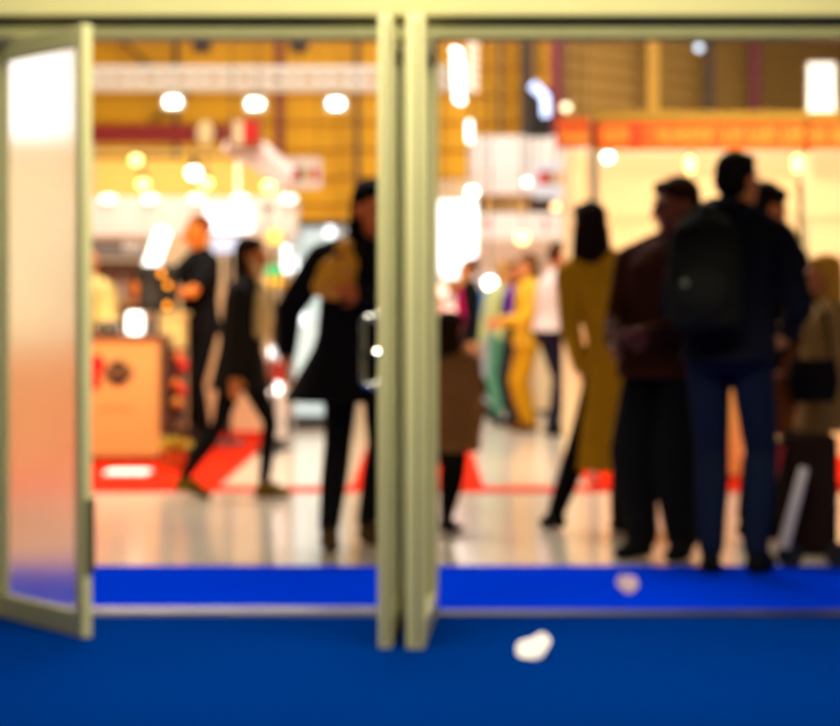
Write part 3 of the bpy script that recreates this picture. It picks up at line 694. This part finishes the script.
for i in range(len(vf)): bm.faces.new((vf[i], vb[i], vb[(i+1) % len(vf)], vf[(i+1) % len(vf)]))
part('emblem', bm, mat('emblem_dark', (44, 26, 18)), fp)
bm = bmesh.new()
for px_ in (106, 112, 118, 124):
    x = ax(px_, Yc); box(bm, x, x+.008, Yc-.01, Yc-.006, cz-.028, cz+.028); box(bm, x+.008, x+.026, Yc-.01, Yc-.006, cz+.02, cz+.028); box(bm, x+.02, x+.028, Yc-.01, Yc-.006, cz-.02, cz+.02)
part('lettering', bm, mat('emblem_pale', (190, 140, 90)), fp)
bm = bmesh.new(); ell(bm, (ax(97, Yc), Yc-.004, az(364, Yc)), (.06, .006, .075)); ell(bm, (ax(95, Yc), Yc-.004, az(380, Yc)), (.05, .006, .07)); part('red_mark', bm, redc, fp)
bm = bmesh.new()
for px_ in (100, 106, 112, 118, 124, 130): box(bm, ax(px_, Yc), ax(px_+3, Yc), Yc-.004, Yc, az(411, Yc), az(406, Yc))
part('small_lettering', bm, mat('pale_brown', (206, 140, 80)), fp)
# lit cube + glasses on the counter
x = ax(135, 17.6)
t = thing('light_cube', 'small glowing white box on the orange counter', 'lamp', (x, 17.6, zt), world=True)
bm = bmesh.new(); bevel_box(bm, x-.055, x+.055, 17.55, 17.65, zt+.012, zt+.17, .01); part('shade', bm, lamp('cube', (255, 250, 240), 4), t)
bm = bmesh.new(); bevel_box(bm, x-.06, x+.06, 17.545, 17.655, zt, zt+.012, .003); part('base', bm, alu, t)
for kx, px_ in enumerate((100, 108, 116, 147)):
    q = thing('drinking_glass', ('leftmost drinking glass on the orange counter', 'second drinking glass on the orange counter', 'third drinking glass, beside the glowing box', 'drinking glass right of the glowing box')[kx], 'glass', (ax(px_, 17.55), 17.55, zt), group='glasses on the counter')
    bm = bmesh.new(); lathe(bm, (0, 0, 0), [(.02, 0), (.024, .004), (.03, .1), (.027, .1), (.021, .01)]); part('bowl', bm, clear, q, True)
x = ax(112, 17.75)
t = thing('vase', 'warm cream vase standing on the orange counter by the door edge', 'vase', (ax(103, 17.8), 17.8, zt), world=False)
bm = bmesh.new(); lathe(bm, (0, 0, 0), [(.05, 0), (.08, .06), (.085, .14), (.04, .24), (.05, .27), (.035, .27)]); part('vessel', bm, mat('vase_cream', (240, 200, 120), rough=.3), t, True)
# pale yellow back counter, machine, brown chest, red balls
Yd = 17.95; x0, x1 = ax(161, Yd), ax(184, Yd); zt2 = az(312, Yd)
t = thing('counter', 'pale yellow side counter carrying the black machine', 'counter', ((x0+x1)/2, Yd, .008), world=True)
part('body', B((x0, x1, Yd, Yd+.3, .008, zt2-.03)), yellow_lam, t); part('worktop', B((x0-.0, x1+.02, Yd-.02, Yd+.32, zt2-.03, zt2)), yellow_lam, t)
c = at(155, 311, 18.1)
t = thing('counter_machine', 'black boxy machine with amber lights on the side counter', 'machine', (c.x+.04, 18.1, zt2+.001))
bm = bmesh.new(); bevel_box(bm, -.16, .13, -.12, .12, .0, .37, .03); part('housing', bm, black_pl, t)
bm = bmesh.new(); box(bm, -.12, .0, -.13, -.12, .06, .24); part('panel', bm, mat('smoked_panel', (60, 56, 50), rough=.3), t)
bm = bmesh.new(); bevel_box(bm, -.04, .11, -.17, -.1, .24, .3, .01); part('spout', bm, dark_metal, t)
for dx, dz in ((.03, .3), (.075, .21), (.07, .05)):
    bm = bmesh.new(); ell(bm, (dx, -.175 if dz > .28 else -.13, dz), (.022, .01, .022)); part('indicator', bm, amber, t, True)
Ye = 17.62; x0, x1 = ax(169, Ye), ax(184, Ye)
t = thing('chest', 'dark brown chest against the front of side counter', 'cabinet', ((x0+x1)/2, Ye, .008), world=True)
part('body', B((x0, x1, Ye, Ye+.22, .3, az(348, Ye))), brown_lam, t); part('door', B((x0+.01, x1-.01, Ye-.015, Ye, .34, az(352, Ye))), mat('brown_door', (84, 60, 54)), t)
for x in (x0+.01, x1-.03): part('leg', B((x, x+.02, Ye+.02, Ye+.2, .008, .3)), brown_lam, t)
zc = az(348, Ye); yg = Ye-.06
t = thing('garland', 'garland of orange and red balls hanging down the front of brown chest', 'decoration', (ax(179, Ye), yg, .35), world=True)
for px_, py_, rgb, nm in ((179, 357, (236, 110, 30), 'orange'), (183, 366, (214, 20, 24), 'red'), (176, 384, (240, 120, 40), 'orange'), (182, 390, (206, 20, 20), 'red'), (177, 402, (230, 150, 60), 'amber')):
    bm = bmesh.new(); ell(bm, at(px_, py_, yg), (.042, .036, .042)); part('ball', bm, mat('ball_%d' % py_, rgb, rough=.5), t, True)['label'] = nm+' ball'
bm = bmesh.new(); path(bm, [(ax(178, Ye), Ye+.08, zc+.004), (ax(178, Ye), Ye-.02, zc+.006), at(179, 352, yg), at(180, 366, yg), at(179, 384, yg), at(178, 403, yg)], .005, 6); part('cord', bm, dark_metal, t)
# plant pot + dark bag near floor
x = ax(174, 16.6)
t = thing('potted_plant', 'low yellow green plant in a pot right of the orange counter', 'plant', (x, 16.6, .008), world=True)
bm = bmesh.new(); lathe(bm, (x, 16.6, .008), [(.07, 0), (.1, .13), (.09, .13), (.08, .11)]); part('pot', bm, mat('terracotta', (190, 110, 50)), t)
bm = bmesh.new(); random.seed(5)
for i in range(90):
    a = random.random()*2*PI; L = random.uniform(.1, .17); p = Vector((x, 16.6, .12)); d = Vector((math.cos(a)*.7, math.sin(a)*.7, random.uniform(.3, 1.1))).normalized(); u = d.orthogonal().normalized()
    bm.faces.new([bm.verts.new(v) for v in (p, p+d*L*.6+u*.02, p+d*L, p+d*L*.6-u*.02)])
part('foliage', bm, mat('yellow_leaf', (196, 170, 50), noise=.3), t)
c = at(181, 448, 17.15)
t = thing('duffel_bag', 'dark bag on the floor behind the striding leg', 'bag', (c.x, 17.15, .008))
blob('pouch', [('e', (0, 0, .13), (.16, .1, .12)), ('e', (.05, 0, .16), (.1, .09, .12))], .012, cloth('duffel', (34, 20, 14)), t)
bm = bmesh.new(); path(bm, [(-.09, -.04, .22), (-.05, -.05, .32), (.05, -.05, .33), (.1, -.04, .25)], .012); part('handle', bm, black_pl, t)
# glowing flat slab for the bright white patch on red carpet
x0, x1 = ax(105, 16.0), ax(147, 16.0)
t = thing('white_strip', 'flat white glowing strip lying on red carpet before orange counter', 'lamp', ((x0+x1)/2, 16.0, .008), world=True)
part('diffuser', B((x0, x1, 15.9, 16.3, .02, .03)), lamp('floor_strip', (255, 236, 226), 1.0), t); part('base', B((x0-.01, x1+.01, 15.89, 16.31, .008, .02)), alu, t)
# leaning lit screen, TVs
def screen(px0, px1, py0, py1, Y, m, label, rot=0, standz=0.0, frame=black_pl, stand=True, bez=.015):
    c = at((px0+px1)/2, (py0+py1)/2, Y); w = (px1-px0)/FPX*Y/2; h = (py1-py0)/FPX*Y/2
    t = thing('screen', label, 'screen', (c.x, Y, standz), group=None)
    M = Matrix.Translation((0, 0, c.z-standz)) @ Matrix.Rotation(rot, 4, 'Y')
    bm = bmesh.new(); bevel_box(bm, -w-bez, w+bez, -.005, .05, -h-bez, h+bez, .006, M); part('housing', bm, frame, t)
    bm = bmesh.new(); box(bm, -w, w, -.012, -.005, -h, h, M); part('display', bm, m, t)
    if stand:
        bm = bmesh.new(); tube(bm, (0, .04, .02), (0, .04, c.z-standz-h*.3), .018); part('pole', bm, dark_metal, t)
        bm = bmesh.new(); lathe(bm, (0, .04, 0), [(.16, 0), (.16, .015), (.03, .025)]); part('base', bm, dark_metal, t)
    return t
scr = lamp('screen_white', (255, 255, 255), 3.0)
screen(149, 163, 228, 276, 19.2, scr, 'narrow glowing white screen tilted behind the black machine', rot=math.radians(20), standz=.008, frame=white_paint)
screen(206, 252, 206, 232, 19.8, lamp('screen_cool', (246, 250, 255), 2.2), 'wide glowing white screen right of the bare orange head', standz=.008, frame=white_paint)
screen(212, 242, 237, 253, 19.35, lamp('screen_blue', (190, 206, 240), .7), 'small bluish screen below the wide white screen', standz=.008, frame=grey_paint)
screen(266, 281, 230, 243, 19.0, lamp('screen_amber', (255, 206, 90), 1.3), 'small amber sign screen left of the pale showcase', standz=.008, frame=white_paint)
screen(432, 476, 201, 278, 27.5, lamp('screen_huge', (255, 255, 255), 2.4), 'large glowing white screen just right of the middle doors', frame=white_paint)
# yellow strip beside large screen
x0, x1 = ax(428, 26.8), ax(438, 26.8)
t = thing('banner_stand', 'narrow yellow banner before the large white screen', 'banner', ((x0+x1)/2, 26.8, 0), world=True)
bm = bmesh.new(); v = [bm.verts.new(p) for p in (at(426, 232, 26.8), at(434, 240, 26.8), at(441, 282, 26.8), at(426, 282, 26.8), at(426, 232, 26.83), at(434, 240, 26.83), at(441, 282, 26.83), at(426, 282, 26.83))]
for f_ in ((0,1,2,3),(7,6,5,4),(0,4,5,1),(1,5,6,2),(2,6,7,3),(3,7,4,0)): bm.faces.new([v[i] for i in f_])
part('banner', bm, mat('banner_yellow', (246, 214, 10), rough=.6), t); part('pole', B((x0+.02, x0+.05, 26.84, 26.87, 0, az(240, 26.8))), alu, t); part('foot', B((x0-.08, x0+.14, 26.7, 27.0, 0, .02)), alu, t)
# pale showcase with lights left of the doors
Ys = 22.2; x0, x1 = ax(288, Ys), ax(344, Ys)
t = thing('showcase', 'pale blue lit glass showcase behind the black coat', 'showcase', ((x0+x1)/2, Ys, .0), world=True)
part('back_panel', B((x0, x1, Ys+.6, Ys+.64, .1, az(226, Ys))), lamp('showcase_back', (206, 226, 226), .85), t)
part('canopy', B((x0-.04, x1+.04, Ys-.3, Ys+.66, az(226, Ys), az(221, Ys))), dark_metal, t)
part('base', B((x0-.3, x1, Ys-.02, Ys+.66, 0, .1)), dark_metal, t)
for x in (x0, x1-.03): part('corner_post', B((x, x+.03, Ys, Ys+.03, .1, az(226, Ys))), alu, t)
for z in (.55, 1.0, 1.4): part('shelf', B((x0, x1, Ys+.02, Ys+.6, z-.015, z)), white_paint, t)
for kx, (px_, py_, r) in enumerate(((288, 252, .055), (290, 264, .075), (330, 232, .045), (301, 318, .05))):
    c = at(px_, py_, Ys-.1-.14*(kx == 1)); q = thing('pendant_globe', ('upper bright globe at the left post of the showcase', 'lower big bright globe at the left post of showcase', 'pale globe at the upper right of the showcase', 'bright globe low in the showcase under the elbow')[kx], 'lamp', c, group='globes on the showcase')
    bm = bmesh.new(); ell(bm, (0, 0, 0), (r, r, r*1.3)); part('globe', bm, lamp('globe', (240, 250, 255), 3), q, True)
    bm = bmesh.new(); lathe(bm, (0, 0, r*1.2), [(.03, 0), (.03, .03), (.008, .04), (.008, max(.05, 2.0-c.z-r*1.2-.02))]); part('stem', bm, alu, q, True)
# display fridge with red band, Y=19.5
Yf = 19.5; x0, x1 = ax(266, Yf), ax(284, Yf)
t = thing('display_fridge', 'small white fridge with a red band right of the striding coat', 'fridge', ((x0+x1)/2, Yf, 0), world=True)
part('body', B((x0, x1, Yf, Yf+.3, .06, az(345, Yf))), white_paint, t); part('band', B((x0, x1, Yf-.006, Yf, az(382, Yf), az(362, Yf))), redc, t); part('foot', B((x0+.01, x1-.01, Yf+.02, Yf+.28, 0, .06)), black_pl, t)
for py_ in (352, 388):
    bm = bmesh.new(); ell(bm, at(275, py_, Yf-.015), (.05, .02, .05)); part('light', bm, lamp('fridge_glint', (255, 250, 245), 5), t, True)  # glowing spots stand in for bright glints on the fridge front
# green and yellow signal lamps
c = at(273, 275, 20.0)
t = thing('signal_lamp', 'green and yellow glowing lamp left of the showcase', 'lamp', (c.x, 20, .008))
for dz, rgb, nm in ((.035, (20, 210, 120), 'green_light'), (-.06, (250, 190, 30), 'yellow_light')):
    bm = bmesh.new(); ell(bm, (0, 0, c.z+dz-.008), (.07, .05, .05)); part(nm, bm, lamp(nm, rgb, 1.6), t, True)
bm = bmesh.new(); tube(bm, (0, .05, .02), (0, .05, c.z+.1), .02); part('pole', bm, dark_metal, t)
bm = bmesh.new(); lathe(bm, (0, .05, 0), [(.12, 0), (.12, .015), (.03, .03)]); part('base', bm, dark_metal, t)
# small camera on a pole
c = at(268, 209, 18.5)
t = thing('camera_stand', 'small dark camera on a thin pole left of the showcase', 'camera', (c.x, 18.5, .008))
bm = bmesh.new(); bevel_box(bm, -.035, .035, -.04, .05, c.z-.025, c.z+.025, .01); part('camera', bm, black_pl, t)
bm = bmesh.new(); tube(bm, (0, 0, .02), (0, 0, c.z-.025), .008); part('pole', bm, alu, t)
bm = bmesh.new(); lathe(bm, (0, 0, 0), [(.12, 0), (.12, .012), (.02, .02)]); part('base', bm, dark_metal, t)

# ------------------------------------------------------------------ middle right: white hanging banners and stands
def hang(px0, px1, py0, py1, Y, m, label, name='hanging_banner', bands=(), depth=.5, top=9.0):
    x0, x1, z0, z1 = ax(px0, Y), ax(px1, Y), az(py1, Y), az(py0, Y)
    t = thing(name, label, 'banner', ((x0+x1)/2, Y, z0), world=True)
    bm = bmesh.new(); bevel_box(bm, x0, x1, Y, Y+depth, z0, z1, .01); part('box', bm, m, t)
    for a, b, c, d, mm in bands: part('print', B((ax(a, Y), ax(b, Y), Y-.006, Y, az(d, Y), az(c, Y))), mm, t)
    for x in (x0+.1, x1-.1):
        bm = bmesh.new(); tube(bm, (x, Y+depth/2, z1), (x, Y+depth/2, top), .006, seg=6); part('cable', bm, dark_metal, t)
    return t
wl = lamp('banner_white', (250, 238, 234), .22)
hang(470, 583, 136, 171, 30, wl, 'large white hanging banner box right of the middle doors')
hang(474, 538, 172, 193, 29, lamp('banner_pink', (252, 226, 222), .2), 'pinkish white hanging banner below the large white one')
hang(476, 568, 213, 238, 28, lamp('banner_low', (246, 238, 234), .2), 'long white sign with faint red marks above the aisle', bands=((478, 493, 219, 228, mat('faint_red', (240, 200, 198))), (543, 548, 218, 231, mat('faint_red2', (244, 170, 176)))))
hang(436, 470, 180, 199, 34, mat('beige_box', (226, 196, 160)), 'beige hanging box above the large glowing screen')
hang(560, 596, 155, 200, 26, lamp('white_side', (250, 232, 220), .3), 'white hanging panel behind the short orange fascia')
# stand below: dark shelf row with warm items, pink counters
Yk = 29.0
t = thing('display_stand', 'stand with dark header and pink back wall beyond the aisle', 'stand', (1.3, Yk, 0), world=True)
part('header', B((ax(476, Yk), ax(572, Yk), Yk+.7, Yk+.8, az(212, Yk), az(194, Yk))), mat('dark_header', (70, 46, 36)), t)
part('back_wall', B((ax(476, Yk), ax(640, Yk), Yk+2.0, Yk+2.06, 0, az(212, Yk))), mat('pink_wall', (240, 206, 186), rough=.7), t)
for px_ in (478, 570): x = ax(px_, Yk+.75); part('upright', B((x-.03, x+.03, Yk+.72, Yk+.78, 0, az(212, Yk))), alu, t)
for px_, w, lb in ((485, 10, 'left'), (502, 6, 'middle'), (513, 8, 'middle'), (522, 6, 'right')):
    part('tile', B((ax(px_, Yk+.69), ax(px_+w, Yk+.69), Yk+.68, Yk+.7, az(211, Yk), az(196, Yk))), mat('warm_tile', (226, 180, 110)), t)
def counter(px0, px1, py, Y, m, label, mtop=None):
    x0, x1 = ax(px0, Y), ax(px1, Y); z1 = az(py, Y)
    t = thing('counter', label, 'counter', ((x0+x1)/2, Y, 0), world=True)
    part('body', B((x0, x1, Y, Y+.6, .05, z1-.04)), m, t); part('worktop', B((x0-.03, x1+.03, Y-.03, Y+.63, z1-.04, z1)), mtop or white_paint, t); part('plinth', B((x0+.03, x1-.03, Y+.03, Y+.57, 0, .05)), grey_paint, t)
counter(424, 462, 296, 25.8, mat('pink_front', (246, 186, 170)), 'pink fronted counter under the large glowing screen')
counter(486, 520, 322, 30, mat('white_front', (240, 236, 232)), 'white counter at the far end of the aisle')
counter(536, 600, 330, 25, mat('peach_front', (246, 214, 170)), 'peach counter behind the white shirt')
for px_, py_, Y, r, m, lb in ((441, 290, 26, .08, lamp('pink_glow', (255, 200, 180), 1.8), 'upper pinkish lamp under the large screen'), (450, 312, 25.65, .08, lamp('pink_glow', (255, 200, 180), 1.8), 'lower pinkish lamp under the large screen'),
        (490, 283, 26, .07, lamp('cool', (240, 246, 255), 9), 'bright white lamp over the blue top in the aisle'), (556, 207, 27.6, .05, lamp('peach_lamp', (255, 200, 140), 4), 'small peach lamp under the striped sign'),
        (522, 238, 27, .07, warm, 'warm lamp below the long white sign'), (578, 186, 24, .08, lamp('soft_warm', (255, 224, 170), 1.4), 'soft warm lamp right of the striped sign'),
        (472, 192, 27, .06, wht, 'bright lamp at the left end of the pinkish banner'), (527, 182, 28.6, .035, wht, 'bright lamp at right end of the pinkish banner')):
    spot(px_, py_, Y, r, m, lb, 'stand lamps', 8.99, white_paint)
# hanging LED columns
def led(px, py0, py1, n, Y, m, label, slant, w=.045):
    t = thing('led_column', label, 'lamp', (ax(px, Y), Y, az(py1, Y)), world=True)
    for k in range(n):
        bm = bmesh.new(); c = at(px+slant*(k/(n-1)-.5), py0+(py1-py0)*(k+.5)/n, Y); ell(bm, c, (w*1.4, w*.7, w*.75), Matrix.Rotation(.5, 3, 'Y')); part('led', bm, m, t, True)
    x = ax(px, Y); part('rail', B((x-.03, x+.03, Y+.05, Y+.08, az(py1, Y), az(py0, Y))), alu, t)
    bm = bmesh.new(); tube(bm, (x, Y+.06, az(py0, Y)), (x, Y+.06, 9), .008, seg=6); part('cable', bm, dark_metal, t)
led(458, 47, 104, 6, 24, lamp('led_bright', (255, 248, 240), 6), 'hanging column of six bright white lights right of the doors', 3)
led(473, 40, 92, 6, 26, lamp('led_dim', (250, 226, 206), .9), 'dimmer hanging light column beside the bright one', 0, .05)
x = ax(470, 28); t = thing('hanging_tube_lamp', 'upright white tube lamp at the left end of large banner', 'lamp', (x, 28, az(142, 28)), world=True)
bm = bmesh.new(); tube(bm, at(470, 142, 28), at(470, 121, 28), .035); part('tube', bm, lamp('tube', (255, 246, 240), 5), t); bm = bmesh.new(); tube(bm, at(470, 121, 28), (x, 28, 9), .01); part('cable', bm, dark_metal, t)
bm = bmesh.new(); tube(bm, at(470, 195, 28), at(470, 142, 28), .025); part('post', bm, white_paint, t)
# black speaker with angular blue lights
Yq = 27.4
t = thing('hanging_loudspeaker', 'black hanging box with bluish lights left of the maroon post', 'speaker', (ax(541, Yq), Yq, az(136, Yq)), world=True)
bm = bmesh.new(); bevel_box(bm, ax(530, Yq), ax(552, Yq), Yq, Yq+.3, az(136, Yq), az(88, Yq), .02); part('cabinet', bm, black_pl, t)
bl = lamp('blue_white', (190, 208, 255), 2.6)
bm = bmesh.new(); tube(bm, at(532, 84, Yq-.05), at(544, 96, Yq-.05), .055, .05); part('light', bm, bl, t)
bm = bmesh.new(); tube(bm, at(545, 94, Yq-.05), at(546, 116, Yq-.05), .05); part('light', bm, bl, t)
bm = bmesh.new(); tube(bm, (ax(541, Yq), Yq+.15, az(88, Yq)), (ax(541, Yq), Yq+.15, 9), .01); part('cable', bm, dark_metal, t)
spot(566, 107, 27, .055, lamp('lens', (255, 236, 190), 4), 'small cream lamp beside the bright maroon post', 'stand lamps', 9.0)
spot(699, 48, 30, .05, lamp('bluish', (190, 214, 236), 2.4), 'small bluish lamp high before the louvred wall', 'stand lamps', 9.0, alu)
Yv = 13.2; x0, x1 = ax(-90, Yv), ax(77, Yv)  # added glowing wall that gives the frosted pane its cream and orange tone
t = thing('pane_glow_wall', 'added glowing cream and orange wall behind the frosted left door', 'display', ((x0+x1)/2, Yv, 0), world=True)
part('diffuser', B((x0, x1, Yv, Yv+.02, az(344, Yv), az(136, Yv))), lamp('pane_glow_wall', (255, 224, 172), 1.2), t)
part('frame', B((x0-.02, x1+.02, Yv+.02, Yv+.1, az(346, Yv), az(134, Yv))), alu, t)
part('lower_glow', B((x0, x1, Yv, Yv+.02, az(474, Yv), az(346, Yv))), lamp('pane_glow_orange', (250, 158, 92), .85), t)
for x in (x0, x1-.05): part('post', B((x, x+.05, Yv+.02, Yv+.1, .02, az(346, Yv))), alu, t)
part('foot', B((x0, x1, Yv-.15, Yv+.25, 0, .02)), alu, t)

# added glowing box that whitens the top of the frosted left pane
Yl = 9.9; x0, x1 = ax(-60, Yl), ax(79, Yl)
t = thing('pane_glow_box', 'added glowing white box seen through the frosted left door', 'sign', ((x0+x1)/2, Yl, az(140, Yl)), world=True)
part('diffuser', B((x0, x1, Yl, Yl+.02, az(138, Yl), az(20, Yl))), lamp('pane_glow_box', (255, 250, 246), 2.0), t)
part('housing', B((x0-.01, x1+.01, Yl+.02, Yl+.12, az(139, Yl), az(19, Yl))), alu, t)
for x in (x0+.1, x1-.1):
    bm = bmesh.new(); tube(bm, (x, Yl+.06, az(19, Yl)), (x, Yl+.06, 9), .006, seg=6); part('cable', bm, dark_metal, t)

# ------------------------------------------------------------------ light
def area(name, loc, sx, sy, power, col, aim=None):
    d = bpy.data.lights.new(name, 'AREA'); d.shape = 'RECTANGLE'; d.size = sx; d.size_y = sy; d.energy = power; d.color = col
    o = bpy.data.objects.new(name, d); COL.objects.link(o); o.location = loc
    if aim is not None: o.rotation_euler = (Vector(aim)-Vector(loc)).to_track_quat('-Z', 'Y').to_euler()
    return o
area('hall_light', (-1, 20, 8.8), 8, 4, 700, (1, .93, .82))
area('hall_light', (0, 29, 8.8), 9, 4, 800, (1, .93, .82))
area('hall_light', (0, 37, 8.8), 12, 4, 720, (1, .9, .74))
area('booth_light', (2.6, 16.4, 2.35), 2.6, .3, 36, (1, .72, .38), (2.6, 18, 1.0))
area('yellow_booth_light', (-3, 24.3, 2.75), 2.2, .3, 12, (1, .82, .5), (-3, 25.6, 2.0))
area('stand_light', (-2.4, 19.9, 2.3), 2.4, .2, 4, (1, .85, .66), (-2.4, 20.6, 1.2))
area('counter_light', (-2.6, 15.4, 3.2), 2.2, .3, 150, (1, .8, .5), (-2.5, 17.4, .6))
area('foyer_light', (0, 6.8, 3.45), 3.2, .6, 200, (1, .94, .74))
area('hall_light', (-.3, 15.5, 8.8), 4, 2, 620, (1, .95, .86))
area('hall_light', (6, 35, 8.8), 5, 4, 1500, (1, .9, .74))
o = area('fascia_fill', (2.5, 13.2, 4.2), 3.0, .2, 34, (1, .86, .6), (2.6, 15.2, 2.35)); o.data.spread = math.radians(50)  # added lamp that brightens the orange fascia; no fixture belongs to it
w = bpy.data.worlds.new('world'); SC.world = w; w.use_nodes = True
w.node_tree.nodes['Background'].inputs[0].default_value = (1, .92, .8, 1); w.node_tree.nodes['Background'].inputs[1].default_value = .04

# ------------------------------------------------------------------ camera
cd = bpy.data.cameras.new('camera'); cam = bpy.data.objects.new('camera', cd); COL.objects.link(cam); SC.camera = cam
cam.location = (0, 0, CAMH); cam.rotation_euler = (PI/2, 0, 0)
cd.sensor_width = 36; cd.lens = FPX/840*36; cd.shift_y = -(363-HZ)/840; cd.clip_end = 200
cd.dof.use_dof = True; cd.dof.focus_distance = 2.2; cd.dof.aperture_fstop = cd.lens/15.0
vs = SC.view_settings; vs.view_transform = 'Standard'; vs.look = 'None'; vs.exposure = 0; vs.gamma = 1; vs.use_curve_mapping = False
SC.cycles.use_denoising = True
SC.cycles.max_bounces = 8
